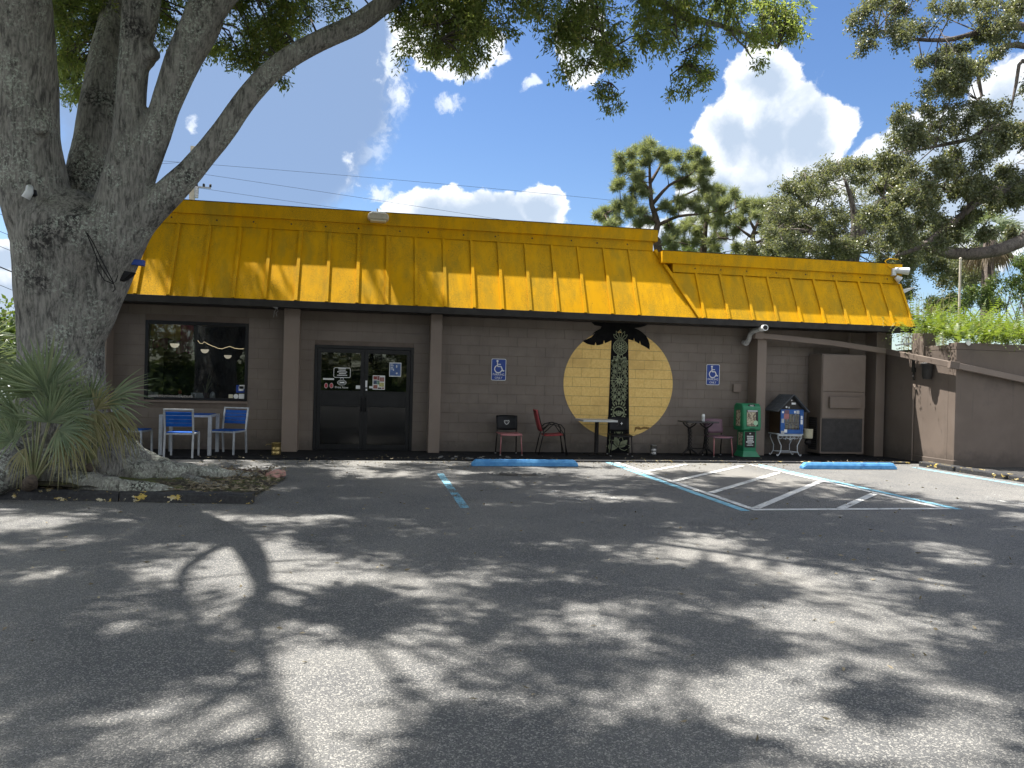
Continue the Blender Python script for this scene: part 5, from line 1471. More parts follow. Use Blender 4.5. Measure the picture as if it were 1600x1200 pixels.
D2 = [pxp(322, 30, 10.55), pxp(350, -10, 10.5), Vector((-1.6, 10.6, 7.0)), Vector((-.9, 11.2, 8.4)), Vector((.2, 11.8, 9.8)), Vector((1.5, 12.2, 10.8))]
limb(t, D2, [.20, .18, .16, .13, .10, .06], 16, .14, .06, 45)
E_ = [pxp(110, 560, 11.0), pxp(192, 378, 10.75), pxp(240, 325, 10.65), pxp(298, 268, 10.6), pxp(348, 205, 10.6), pxp(396, 140, 10.6), pxp(440, 98, 10.6), pxp(500, 64, 10.6), pxp(560, 36, 10.6), pxp(612, -2, 10.6), pxp(680, -52, 10.6), pxp(760, -80, 10.5), pxp(860, -70, 10.5), pxp(960, -40, 10.5), pxp(1030, -10, 10.5)]
limb(t, E_, [.32, .28, .195, .155, .145, .14, .135, .132, .128, .122, .112, .10, .085, .065, .05], 22, .12, .06, 51)
# second-order boughs of the part above the frame
boughs = []
def bough(pts, r0_, r1_):
    k_ = len(pts); limb(t, pts, [r0_+(r1_-r0_)*i/(k_-1) for i in range(k_)], 12, .22, .06, len(boughs)*7)
    boughs.append([Vector(p) for p in pts])
bough([A_[6], (-5.4, 9.4, 8.8), (-6.8, 8.6, 9.8), (-8.2, 7.6, 10.4)], .12, .04)
bough([A_[7], (-3.8, 7.7, 10.0), (-3.85, 6.9, 11.0), (-3.8, 6.0, 11.8)], .06, .025)
bough([A_[6], (-4.7, 8.6, 9.2), (-4.75, 7.6, 10.3), (-4.55, 6.3, 11.6), (-4.3, 5.2, 12.3)], .065, .025)
bough([A_[6], (-5.4, 10.6, 9.2), (-6.4, 11.4, 10.6), (-7.4, 12.0, 11.4)], .12, .05)
bough([C_[7], (-1.6, 10.2, 10.4), (-.4, 9.0, 11.0), (.8, 7.8, 11.2), (1.8, 6.4, 11.0)], .09, .03)
bough([D_[8], (.2, 9.8, 9.8), (1.6, 8.8, 10.2), (3.2, 8.0, 10.2)], .08, .03)
bough([E_[10], (1.6, 9.8, 7.9), (2.8, 9.0, 8.4), (4.2, 8.2, 8.6), (5.6, 7.4, 8.4)], .09, .03)
bough([B_[7], (-3.4, 13.6, 10.8), (-4.6, 14.2, 11.4)], .13, .05)
bough([pxp(1000, -25, 10.5), pxp(1060, 22, 10.45), pxp(1105, 35, 10.4), pxp(1160, 50, 10.4), pxp(1215, 75, 10.4)], .075, .02)
bough([pxp(1055, 20, 10.5), pxp(1058, 60, 10.5), pxp(1070, 100, 10.5)], .03, .012)
bough([pxp(1130, 42, 10.4), pxp(1165, 75, 10.4), pxp(1185, 110, 10.35), pxp(1200, 128, 10.3)], .03, .008)
bough([pxp(900, -60, 10.5), pxp(930, 20, 10.4), pxp(950, 80, 10.3), pxp(955, 130, 10.3)], .05, .012)
bough([pxp(690, -50, 10.6), pxp(680, 10, 10.3), pxp(690, 60, 10.2)], .05, .012)
# branch collar knots
for (x, y, Y, r_) in ((235, 82, 10.70, .10), (28, 65, 10.52, .12), (62, 198, 10.46, .10)):
    p = pxp(x, y, Y); limb(t, [p+Vector((0, .12, 0)), p+Vector((0, -.03, 0)), p+Vector((0, -.06, 0))], [r_, r_*.95, r_*.7], 14, .05, .05, 61)
limb(t, [pxp(225, 95, 10.72), pxp(234, 85, 10.62), pxp(238, 92, 10.6)], [.12, .10, .06], 12, .05, .1, 66)
# buttress roots that run into the bed (joined to the trunk)
def gp(x, y, z): 
    v = at_z(x, y, z); return v
limb(t, [TB+Vector((.3, -.2, .75)), gp(150, 715, .42), gp(185, 733, .25), gp(235, 741, .17), gp(300, 741, .14), gp(345, 744, .10), gp(395, 748, .03)], [.36, .27, .19, .15, .115, .09, .03], 16, .1, .16, 71, 4)
limb(t, [TB+Vector((-.1, -.45, .55)), gp(70, 732, .30), gp(105, 748, .17), gp(160, 760, .13), gp(215, 766, .11), (-2.45, 10.12, .07), (-2.1, 10.1, .0)], [.34, .23, .145, .12, .095, .065, .03], 16, .1, .16, 81, 4)
limb(t, [TB+Vector((.35, .1, .6)), gp(190, 718, .35), gp(225, 726, .24), gp(262, 736, .16), gp(330, 741, .10), gp(420, 743, .02)], [.36, .26, .19, .14, .09, .03], 16, .1, .16, 91, 4)
limb(t, [TB+Vector((-.4, -.3, .6)), gp(10, 742, .28), gp(-25, 764, .12), gp(-70, 780, .02)], [.34, .22, .13, .04], 14, .1, .16, 95, 4)
limb(t, [gp(255, 738, .13), gp(285, 748, .10), gp(330, 758, .07), gp(372, 763, .02)], [.09, .075, .055, .02], 12, .1, .2, 97, 5)
trunk = t.build('trunk', M_BARK, oak, world=True, smooth=True, fixn=True)
rm = trunk.modifiers.new('fuse', 'REMESH'); rm.mode = 'VOXEL'; rm.voxel_size = .030; rm.use_smooth_shade = True
sm = trunk.modifiers.new('soften', 'SMOOTH'); sm.factor = .5; sm.iterations = 2
# the lichen-crusted crests of two roots, a rougher skin lying on them
def crust(pts, rs, seed):
    m = MB(); limb(m, pts, rs, 16, .06, .22, seed, 7)
    return m.build('lichen_root', M_ROOT, oak, world=True, smooth=True)
crust([gp(70, 732, .30), gp(105, 748, .175), gp(160, 760, .135), gp(215, 766, .115), gp(262, 770, .075), (-2.1, 10.1, .0)], [.235, .155, .13, .108, .075, .03], 101)
crust([gp(160, 712, .40), gp(190, 731, .26), gp(235, 740, .18), gp(300, 740, .15), gp(345, 743, .11), gp(395, 747, .03)], [.26, .20, .165, .13, .10, .03], 103)
crust([gp(190, 718, .355), gp(225, 726, .245), gp(262, 736, .165), gp(320, 741, .11)], [.27, .20, .15, .08], 105)
v = gp(333, 733, .17)
MB().lathe([(.03, -.03), (.075, .0), (.07, .06), (.03, .085)], tuple(v), 12).build('root_knob', M_ROOT, oak, world=True, smooth=True)
# crown: foliage seen in the frame ...
vis = []     # px, py, radius px, Y
def spray(poly, n, r0_, r1_, Y0, Y1):
    xs_ = [p[0] for p in poly]; ys_ = [p[1] for p in poly]; c = 0
    while c < n:
        x, y = random.uniform(min(xs_), max(xs_)), random.uniform(min(ys_), max(ys_))
        if in_poly(x, y, poly): vis.append((x, y, random.uniform(r0_, r1_), random.uniform(Y0, Y1))); c += 1
spray([(600, -60), (1250, -60), (1250, 30), (1230, 75), (1180, 40), (1060, 30), (1030, 70), (960, 60), (880, 70), (850, 20), (800, 25), (750, 65), (690, 70), (640, 60), (620, 40)], 84, 22, 38, 9.6, 11.2)
spray([(900, 40), (960, 60), (980, 90), (965, 130), (925, 110), (890, 120), (885, 80)], 9, 15, 22, 9.8, 10.6)
spray([(640, 40), (740, 60), (755, 85), (735, 95), (690, 85), (650, 70)], 7, 14, 22, 9.8, 10.6)
spray([(1055, 40), (1120, 45), (1110, 105), (1095, 130), (1060, 130), (1050, 100)], 8, 13, 20, 10, 10.6)
spray([(1180, 10), (1245, 10), (1240, 70), (1215, 85), (1190, 60)], 7, 14, 22, 10, 10.6)
spray([(1140, 30), (1190, 60), (1200, 100), (1165, 95)], 3, 10, 15, 10, 10.5)
vis += [(945, 140, 11, 10.3), (938, 150, 9, 10.3), (960, 150, 9, 10.3), (968, 165, 9, 10.3), (950, 168, 8, 10.3), (935, 135, 10, 10.3), (1050, 145, 10, 10.4), (1075, 140, 9, 10.4), (1060, 125, 10, 10.4), (735, 105, 10, 10.2), (725, 95, 10, 10.2), (1110, 115, 8, 10.3)]
spray([(85, -40), (185, -40), (178, 60), (140, 90), (130, 110), (90, 100), (80, 60)], 46, 17, 28, 11.8, 13.0)
spray([(85, 60), (140, 60), (130, 150), (100, 150), (82, 110)], 12, 10, 17, 12.2, 13.2)
spray([(235, -20), (300, -20), (270, 60), (248, 72), (238, 50)], 8, 10, 17, 12.2, 13)
spray([(300, 20), (345, 20), (350, 90), (325, 85)], 8, 9, 15, 12, 13)
spray([(400, 60), (450, 50), (455, 100), (420, 100)], 7, 9, 14, 11.4, 12.2)
vis += [(105, 125, 13, 12.6), (122, 120, 9, 12.6), (95, 105, 14, 12.7)]
spray([(330, -40), (540, -40), (535, 20), (500, 40), (450, 70), (400, 95), (370, 90), (345, 70), (330, 40)], 40, 14, 26, 11.2, 12.6)
vis += [(400, 100, 10, 11.6), (432, 112, 8, 11.3), (445, 124, 7, 11.3), (385, 92, 12, 11.6), (310, 92, 5, 11.5), (255, 20, 18, 12.2), (245, 50, 16, 12.2), (262, 62, 9, 12.2), (270, -10, 20, 12.2), (440, 130, 6, 11.3)]
c_ = [tuple(pxp(x, y, Y)) for x, y, r_, Y in vis]; r_ = [r__*Y/FPX for x, y, r__, Y in vis]
P, D, ta, tb = clump_leaves(c_, r_, 17, 26, .075, .024, droop=.45, flat=.9, tw_len=1.6, spread=.035)
keep = rng.random(len(P)) < np.minimum(1.0, (np.repeat(np.array([q[2] for q in vis]), 17*26)/30.0)**1.5)
P, D = P[keep], D[keep]
V1, F1 = leaf_quads(P, D, .074, .025)
TV, TF = twig_mesh(ta, tb, .0035)
# ... and the spread of crown overhead that shades the lot
over = []
gaps = [(at_z(x, y, 0).x, at_z(x, y, 0).y, q) for x, y, q in ((150, 768, .3), (240, 765, .35), (330, 745, .4), (390, 765, .35), (330, 860, .35), (340, 905, .45), (310, 960, .22), (470, 900, .35), (450, 930, .25), (480, 1020, .34), (550, 1055, .3), (420, 1120, .3), (350, 1110, .3),
        (470, 1135, .22), (615, 1070, .25), (200, 1170, .3), (290, 1150, .35), (20, 825, .4), (80, 900, .2), (215, 985, .2), (560, 890, .3), (640, 930, .25), (700, 935, .3), (1030, 880, .3), (1240, 900, .4),
        (1290, 920, .3), (1390, 905, .5), (1500, 870, .6), (860, 970, .3), (980, 975, .4), (1150, 960, .35), (1280, 1010, .5), (1450, 970, .4), (1550, 985, .3), (1240, 1080, .35), (1140, 1110, .3), (970, 1120, .25),
        (1380, 1180, .4), (1580, 1150, .3), (750, 1080, .2), (640, 1110, .2), (1450, 1090, .2), (450, 815, .4), (290, 815, .4), (820, 760, .5), (760, 740, .4), (950, 770, .3), (1000, 850, .3), (870, 850, .3), (1130, 840, .3))]
tries = 0
while len(over) < 1330 and tries < 90000:
    tries += 1
    x, y = random.uniform(-12.5, 7.5), random.uniform(-1.0, 18.5)
    z = random.uniform(8.2, 12.8)
    rr = ((x+2.5)/10.0)**2+((y-8.5)/9.6)**2
    if rr > 1: continue
    if z > 13.2-3.0*rr: continue
    # keep the view below the crown clear
    v = Vector((x, y, z))-CC; dz = v.dot(CF)
    if dz > .5:
        py = 600-FPX*v.dot(CU)/dz
        if py > -FPX*1.0/dz-10: continue
    gx, gy = x+SX*z, y-SY*z; cr_ = random.uniform(.32, .72)
    if any((gx-a)**2+(gy-b)**2 < (q*(1.05 if a < .6 and b < 8 else .85)+(.28 if a < .6 and b < 8 else .17)*cr_)**2 for a, b, q in gaps): continue
    if mnoise.noise((gx*.6+3.1, gy*.6+8.7, .5)) > .42: continue
    if gx > 7.6 and gy > 7.6: continue
    if gy > 12 and gx > 4.5 and random.random() > .4: continue
    over.append((x, y, z, cr_))
tries = 0; n0 = len(over)
while len(over) < n0+62 and tries < 20000:      # boughs reaching back over the tall roof
    tries += 1
    x, y, z = random.uniform(-9.5, -2.4), random.uniform(13.8, 19.0), random.uniform(10.2, 13.2)
    v = Vector((x, y, z))-CC
    if 600-FPX*v.dot(CU)/v.dot(CF) > -FPX*.8/v.dot(CF)-10: continue
    gx, gy = x+SX*z, y-SY*z
    if any((gx-a)**2+(gy-b)**2 < (q*.8+.1)**2 for a, b, q in gaps): continue
    over.append((x, y, z, random.uniform(.32, .7)))
P, D, ta2, tb2 = clump_leaves([o[:3] for o in over], [o[3] for o in over], 19, 20, .1, .042, droop=.3, flat=.7, tw_len=1.2, spread=.07)
V2, F2 = leaf_quads(P, D, .12, .066)
TV2, TF2 = twig_mesh(ta2, tb2, .005)
cr = mesh_np('crown', np.concatenate([V1, V2])-np.array(oak.location), np.concatenate([F1, F2+len(V1)]), M_LEAF, oak)
cr['kind'] = 'stuff'
tw = mesh_np('twigs', np.concatenate([TV, TV2])-np.array(oak.location), np.concatenate([TF, TF2+len(TV)]), M_TWIG, oak)
tw['kind'] = 'stuff'
# sticks that carry the clumps
skel = [Vector(p) for q in (A_, B_, C_, D_, E_)+tuple(boughs) for p in resample(q, [0]*len(q), .3)[0]]
SK = np.array([tuple(p) for p in skel])
m = MB()
for c, rad in list(zip(c_, r_))+[((o[0], o[1], o[2]), o[3]) for o in over]:
    c = np.array(c); dd = np.linalg.norm(SK-c, axis=1)+np.where(SK[:, 2] < 5, 50, 0); p = SK[dd.argmin()]
    L = dd.min()
    if L > 4: continue
    mid_ = (p+c)/2+np.array([random.uniform(-.1, .1), random.uniform(-.1, .1), .12*L])
    m.tube([p, mid_, c], [.010+.006*L, .008+.003*L, .004], 5, cap=False)
o = m.build('branchlets', M_TWIG, oak, world=True, smooth=True, fixn=False); o['kind'] = 'stuff'

# things fixed to the oak
v = pxp(47, 303, 10.36)
r = thing('tree_camera', 'white dome camera fixed to the big oak trunk', 'camera', tuple(v))
MB().lathe([(.05, .06), (.06, .0), (.035, -.02)], (0, .05, 0), 14).build('mount', M_BLACK, r)
MB().tube([(.0, 0, .02), (.02, -.07, .06), (.04, -.12, .0), (.0, -.12, -.08)], [.035, .04, .045, .05], 12).build('camera_body', M_WHITEM, r, smooth=True)
v = pxp(192, 412, 10.72)
r = thing('tree_spotlight', 'dark twin spotlight strapped to the right side of the oak', 'light', tuple(v))
MB().box(-.12, -.06, -.06, .03, .06, .10).build('mount', M_BLACK, r, bevel=.01)
MB().bar((0, 0, .03), (.27, -.03, .015), .07, .075).build('lamp_head', M_BLUES, r, bevel=.01)
MB().hexa([(-.10, -.08, -.20), (.02, -.08, -.24), (.02, .06, -.24), (-.10, .06, -.20), (-.06, -.08, -.09), (.16, -.10, -.115), (.16, .04, -.115), (-.06, .06, -.09)]).build('lamp_head', M_BLACK, r, bevel=.01)
MB().tube([(-.05, -.05, .05), (.0, -.06, .13), (.09, -.06, .06)], .008, 6).build('cable', M_BLACK, r, smooth=True)
r = thing('hanging_cable', 'loop of thin black cable draped across the oak trunk', 'cable', tuple(pxp(135, 365, 10.2)))
for pts in ([(134, 362), (141, 378), (150, 400), (160, 420), (172, 438), (178, 443)], [(136, 364), (146, 380), (158, 405), (168, 424), (178, 443), (182, 437), (184, 430)], [(150, 402), (153, 422), (163, 438), (178, 444), (180, 452), (176, 456)]):
    MB().tube([pxp(x, y, 10.20+.0028*max(0, x-120)) for x, y in pts], .007, 5).build('strand', M_BLACK, r, world=True)

# edging stones and the pink rock
r = thing('garden_edging', 'row of small brown scalloped edging stones behind the roots', 'edging', tuple(gp(380, 738, .04)))
for i in range(11):
    v = at_z(340+i*8.3, 737+i*.55, .045)
    MB().lathe([(.05, -.04), (.056, .02), (.045, .05), (.02, .07)], tuple(v), 12).build('edging_stone', M_EDGE, r, world=True, smooth=True)
v = gp(430, 741, .06)
r = thing('pink_rock', 'pale pink star shaped rock at the end of the bed', 'rock', (v.x, v.y, .0))
m = MB()
for i in range(3):
    o_ = len(m.v); cx, cy, cz, q = ((0, 0, .06, .10), (.09, .02, .07, .07), (-.075, -.01, .055, .065))[i]
    for a in range(7):
        for b in range(10):
            th = PI*a/6; ph = 2*PI*b/10; u = Vector((math.sin(th)*math.cos(ph), math.sin(th)*math.sin(ph), math.cos(th)))
            k_ = q*(1+.45*mnoise.noise(u*1.9+Vector((i*3, 0, 0))))
            m.v.append((cx+u.x*k_, cy+u.y*k_, cz+u.z*k_*.75))
    for a in range(6):
        for b in range(10): m.f.append((o_+a*10+b, o_+a*10+(b+1) % 10, o_+(a+1)*10+(b+1) % 10, o_+(a+1)*10+b))
ro = m.build('rock_body', M_ROCKP, r); q_ = ro.modifiers.new('fuse', 'REMESH'); q_.mode = 'VOXEL'; q_.voxel_size = .012

# ------------------------------------------------------------------ palmettos
def fan_frond(parent, base, hub, tipdir, R, mat, stalk=M_STALK, nleaf=24, spread=1.85, droop=.25, origin=Vector((0, 0, 0)), tilt=0.0):
    base = Vector(base); hub = Vector(hub); a = Vector(tipdir).normalized()
    view = (CC-hub).normalized()
    nrm = (view+Vector((random.uniform(-.7, .7), random.uniform(-.4, .4), random.uniform(-.1, .9)))).normalized()
    nrm = (nrm-a*nrm.dot(a)).normalized(); b = nrm.cross(a)
    m = MB()
    for i in range(nleaf):
        u = i/(nleaf-1)*2-1
        th = u*spread+random.uniform(-.04, .04)
        d = a*math.cos(th)+b*math.sin(th)
        L = R*(1-.28*abs(u)**1.6)*random.uniform(.80, 1.06)
        sd_ = nrm.cross(d).normalized(); w = .011*(R/.6)+.003
        cup = nrm*.10*L*abs(math.sin(th))
        dz = droop*random.uniform(.6, 1.5)
        pts = []
        for q in (0, .3, .62, .85, 1.0):
            p = hub+d*L*q+cup*q+nrm*(.05*math.sin(q*3)*L)-Vector((0, 0, 1))*dz*L*(q**2.4)
            pts.append(p)
        wid = (w*.35, w, w*.8, w*.42, .0012); o_ = len(m.v)
        for p, ww in zip(pts, wid):
            m.v.extend([tuple(p-sd_*ww), tuple(p+nrm*ww*.55), tuple(p+sd_*ww)])
        for q in range(4):
            m.f.append((o_+q*3, o_+q*3+1, o_+q*3+4, o_+q*3+3)); m.f.append((o_+q*3+1, o_+q*3+2, o_+q*3+5, o_+q*3+4))
    fr = m.build('frond', mat, parent, world=True, fixn=False)
    md = (base+hub)/2+Vector((0, 0, .06))
    MB().tube([base, md, hub], [.014, .010, .008], 6).build('stalk', stalk, fr, world=True, smooth=True)
    return fr
Yp = 10.15
r = thing('palmetto', 'green saw palmetto with upright fans in front of the oak trunk', 'palm', tuple(at_z(50, 768, .1)))
base = at_z(52, 755, .22)
MB().tube([at_z(40, 770, .05), at_z(45, 758, .16), at_z(50, 748, .30)], [.10, .095, .05], 12).build('boot', M_STALKB, r, world=True, smooth=True)
for (hx, hy, Y, tx, ty, R, dr) in ((62, 618, 10.1, 38, 520, .78, .10), (50, 600, 10.2, -10, 560, .62, .25), (70, 610, 10.0, 62, 515, .72, .05), (85, 640, 10.05, 130, 580, .66, .16), (100, 652, 9.9, 180, 620, .50, .25), (40, 665, 9.8, -30, 650, .50, .22),
                                  (25, 650, 9.9, -40, 600, .52, .25), (92, 672, 9.75, 150, 690, .46, .30), (20, 690, 9.7, -20, 640, .42, .2), (75, 660, 9.8, 100, 560, .58, .12)):
    h = at_y(hx, hy, Y); tp = at_y(tx, ty, Y-.15)
    fan_frond(r, base, h, tp-h, R, M_PALM, droop=dr, spread=1.35)
for (hx, hy, Y, tx, ty, R) in ((95, 690, 9.75, 120, 760, .40), (40, 700, 9.75, 15, 760, .38), (110, 670, 9.8, 150, 740, .45)):
    h = at_y(hx, hy, Y); fan_frond(r, base, h, at_y(tx, ty, Y-.1)-h, R, M_PALMD, droop=.45, spread=.8, nleaf=12)
for (hx, hy, Y) in ((112, 700, 9.75), (88, 690, 9.7), (30, 705, 9.7), (98, 720, 9.75)):
    h = at_y(hx, hy, Y); MB().tube([base, (base+h)/2+Vector((0, 0, .08)), h], [.016, .013, .006], 6).build('old_stalk', M_STALK, r, world=True, smooth=True)
r = thing('palmetto', 'saw palmetto with stiff long fans reaching across the shop window', 'palm', tuple(at_z(138, 742, .2)))
base = at_z(138, 730, .34)
MB().tube([at_z(138, 738, .10), at_z(140, 730, .36)], [.075, .05], 12).build('boot', M_STALKB, r, world=True, smooth=True)
for (hx, hy, Y, tx, ty, R, dr, mm) in ((118, 635, 10.5, 100, 545, .66, .10, M_PALM), (140, 625, 10.4, 168, 555, .56, .15, M_PALM), (172, 622, 10.5, 240, 590, .82, .10, M_PALM), (168, 630, 10.3, 250, 622, .72, .18, M_PALM), (150, 640, 10.3, 190, 580, .52, .2, M_PALMD),
                                      (165, 645, 10.3, 230, 670, .56, .3, M_PALMD), (150, 640, 10.2, 165, 720, .60, .45, M_PALMD), (130, 650, 10.2, 130, 720, .5, .5, M_PALMD), (175, 655, 10.4, 225, 700, .5, .5, M_PALMD), (145, 655, 10.1, 150, 730, .5, .5, M_PALMD), (185, 640, 10.5, 215, 720, .55, .55, M_PALMD)):
    h = at_y(hx, hy, Y); tp = at_y(tx, ty, Y-.1); R *= .86
    fan_frond(r, base, h, tp-h, R, mm, droop=dr, spread=.85 if mm is M_PALM else .75, nleaf=13)
# palm behind the oak at the far left
r = thing('palmetto', 'dark palm bush standing behind the left edge of the oak', 'palm', (-6.9, 14.2, 0))
MB().tube([(-6.9, 14.2, 0), (-6.95, 14.2, 1.3)], [.16, .13], 12).build('boot', M_STALKB, r, world=True, smooth=True)
for i in range(13):
    a = i*2*PI/13+random.uniform(-.2, .2); up_ = random.uniform(-.2, .9)
    h = Vector((-6.95+.55*math.cos(a), 14.2+.5*math.sin(a), 1.55+.5*up_))
    fan_frond(r, (-6.95, 14.2, 1.25), h, Vector((math.cos(a), .6*math.sin(a), .25+up_)), .95, M_PALM, droop=.25, spread=1.3, nleaf=22)
# ------------------------------------------------------------------ ferns on the planter wall
def fern(x, y, z, n, L, seed):
    r_ = np.random.default_rng(seed)
    V = []; F = []; off = 0
    for i in range(n):
        a = r_.uniform(0, 2*PI); el = r_.uniform(.55, 1.35); Lf = L*r_.uniform(.6, 1.15)
        d = np.array([math.cos(a)*math.cos(el), math.sin(a)*math.cos(el)-.12, math.sin(el)])
        side = unit(np.cross(d, [0, 0, 1])[None])[0]
        k_ = 15
        t = np.linspace(.12, 1, k_)[:, None]
        spine = np.array([x, y, z])+r_.normal(size=3)*np.array([.16, .12, .03])+d*Lf*t+np.array([0, 0, -1])*(t**2.2)*Lf*r_.uniform(.2, 1.0)
        ln = (.052*np.sin(np.clip(t*1.15, 0, 1)*PI*.86+.25))[:, 0]
        tang = unit(np.gradient(spine, axis=0))
        for s in (-1, 1):
            tip = spine+side*s*ln[:, None]+tang*.012+r_.normal(size=spine.shape)*.004
            w = tang*.021
            q = np.stack([spine-w*.6, spine+w*.6, tip+w*.3, tip-w*.3], 1).reshape(-1, 3)
            V.append(q); F.append(off+np.arange(k_)[:, None]*4+np.arange(4)[None]); off += len(q)
    return np.concatenate(V), np.concatenate(F)
k_i = 0
for row, (yy, zz) in enumerate(((13.66, 2.53), (13.98, 2.60), (14.6, 2.7), (15.2, 2.75), (15.9, 2.9))):
    for x in np.arange(11.95 if row < 2 else 11.7, 15.2, .40):
        xx = x+random.uniform(-.1, .1); L = 1.25*random.uniform(.62, .85)+.10*row+.05*min(xx-11.9, 1.5)
        if xx < 12.2 and row < 2: L *= .72
        V, F = fern(0, 0, 0, 24, L, 100+k_i)
        r = thing('sword_fern', 'arching bright green sword fern '+('spilling over the front coping of the planter wall' if row == 0 else 'in the second row behind the planter coping' if row == 1 else 'standing deep in the planter bed behind the front ferns'),
                  'fern', (xx, yy+random.uniform(-.08, .08), zz), 0, 'sword ferns '+('along the front of' if row == 0 else 'in the second row of' if row == 1 else 'deep in')+' the planter')
        o = mesh_np('fronds', V, F, M_FERN, r); o['kind'] = 'stuff'; k_i += 1

# ------------------------------------------------------------------ leafy trees and shrubs behind
def poly_clumps(poly, n, r0_, r1_, Y0, Y1, shape=None):
    xs_ = [p[0] for p in poly]; ys_ = [p[1] for p in poly]; c = 0; C = []; R = []
    while c < n:
        x, y = random.uniform(min(xs_), max(xs_)), random.uniform(min(ys_), max(ys_))
        if in_poly(x, y, poly):
            Y = random.uniform(Y0, Y1); C.append(tuple(at_y(x, y, Y))); R.append(random.uniform(r0_, r1_)*Y/FPX); c += 1
    return C, R
def leafy(root, C, R, mat, n_tw, n_lf, ll, lw, droop=.25, flat=.8, spread=.06, skel=None, tmat=M_TWIG, trad=.01, tw_len=.95):
    P, D, ta, tb = clump_leaves(C, R, n_tw, n_lf, ll, lw, droop, flat, tw_len=tw_len, spread=spread)
    V, F = leaf_quads(P, D, ll, lw)
    loc = np.array(root.location)
    o = mesh_np('crown', V-loc, F, mat, root); o['kind'] = 'stuff'
    V, F = twig_mesh(ta, tb, trad*.6)
    if skel is not None:
        SK = np.array([tuple(p) for p in skel]); m = MB()
        for c, rad in zip(C, R):
            c = np.array(c); dd = np.linalg.norm(SK-c, axis=1); p = SK[dd.argmin()]; L = dd.min()
            if L > 4.0: continue
            mid_ = (p+c)/2+np.array([0, 0, .10*L])+rng.normal(size=3)*.12*L
            m.tube([p, mid_, c], [trad*(1+.5*L), trad*(.8+.25*L), trad*.5], 5, cap=False)
        if m.v:
            vv = np.array(m.v); ff = np.array(m.f); F = np.concatenate([F, ff+len(V)]); V = np.concatenate([V, vv])
    o = mesh_np('branchlets', V-loc, F, tmat, root); o['kind'] = 'stuff'

# live oak at the right
ro = thing('live_oak', 'spreading live oak with dark twisting limbs at the right edge', 'tree', (22.6, 21.5, 0))
t = MB(); Yo = 21.5
def P_(x, y): return at_y(x, y, Yo)
limb(t, [(22.6, 21.5, -.1), (22.5, 21.5, 1.5), (22.2, 21.4, 3.2), (21.9, 21.3, 4.8)], [.75, .6, .55, .5], 18, .3, .06, 1)
paths = [([(22.2, 21.4, 3.4), P_(1640, 350), P_(1600, 374), P_(1562, 390), P_(1520, 397), P_(1480, 394), P_(1450, 386), P_(1420, 372)], [.36, .26, .22, .2, .19, .17, .12, .06]),
         ([(22.0, 21.3, 4.6), P_(1640, 262), P_(1600, 288), P_(1555, 302), P_(1520, 320), P_(1500, 340), P_(1470, 362), P_(1440, 385), P_(1400, 400)], [.32, .2, .17, .15, .13, .12, .1, .08, .05]),
         ([(22.0, 21.3, 4.7), P_(1650, 180), P_(1640, 60), P_(1600, 42), P_(1560, 43), P_(1530, 50), P_(1480, 62), P_(1420, 60), P_(1370, 45)], [.32, .24, .16, .14, .11, .09, .07, .05, .02]),
         ([P_(1650, 90), P_(1600, 72), P_(1575, 72), P_(1552, 85), P_(1535, 105), P_(1529, 125), P_(1534, 150), P_(1525, 155)], [.14, .10, .085, .08, .07, .06, .045, .02]),
         ([P_(1655, 170), P_(1600, 195), P_(1550, 200), P_(1520, 215), P_(1480, 225), P_(1430, 235)], [.15, .11, .09, .08, .06, .03]),
         ([P_(1520, 320), P_(1500, 300), P_(1460, 290), P_(1420, 300), P_(1380, 310)], [.1, .08, .06, .05, .03]),
         ([P_(1640, 130), P_(1598, 95), P_(1588, 130), P_(1580, 170)], [.1, .06, .05, .02])]
skel = []
for p, rr in paths:
    limb(t, p, rr, 12, .2, .08, len(skel)); skel += resample(p, rr, .3)[0]
t.build('trunk', M_BARK2, ro, world=True, smooth=True)
C = []; R = []
for poly, n, a, b in (([(1325, -40), (1680, -60), (1690, 60), (1600, 40), (1560, 90), (1540, 60), (1520, 130), (1455, 150), (1440, 110), (1400, 95), (1372, 108), (1350, 90), (1330, 75)], 60, 11, 21),
                      ([(1440, 90), (1530, 90), (1525, 140), (1500, 155), (1460, 150)], 12, 9, 15),
                      ([(1390, 215), (1400, 170), (1460, 160), (1530, 165), (1600, 120), (1690, 110), (1690, 280), (1600, 285), (1520, 300), (1450, 270), (1410, 240)], 62, 11, 20),
                      ([(1500, 300), (1610, 290), (1610, 370), (1520, 370)], 16, 9, 14),
                      ([(1400, 250), (1600, 260), (1600, 300), (1500, 360), (1560, 380), (1400, 380), (1380, 300)], 52, 11, 19),
                      ([(1330, 260), (1400, 240), (1430, 300), (1400, 360), (1340, 340)], 16, 10, 16)):
    c0, r0_ = poly_clumps(poly, n, a, b, 19.8, 23.2); C += c0; R += r0_
leafy(ro, C, [q*1.25 for q in R], M_LEAF2, 24, 28, .085, .05, droop=.25, spread=.06, tw_len=1.3, skel=skel, tmat=M_BARK2, trad=.012)

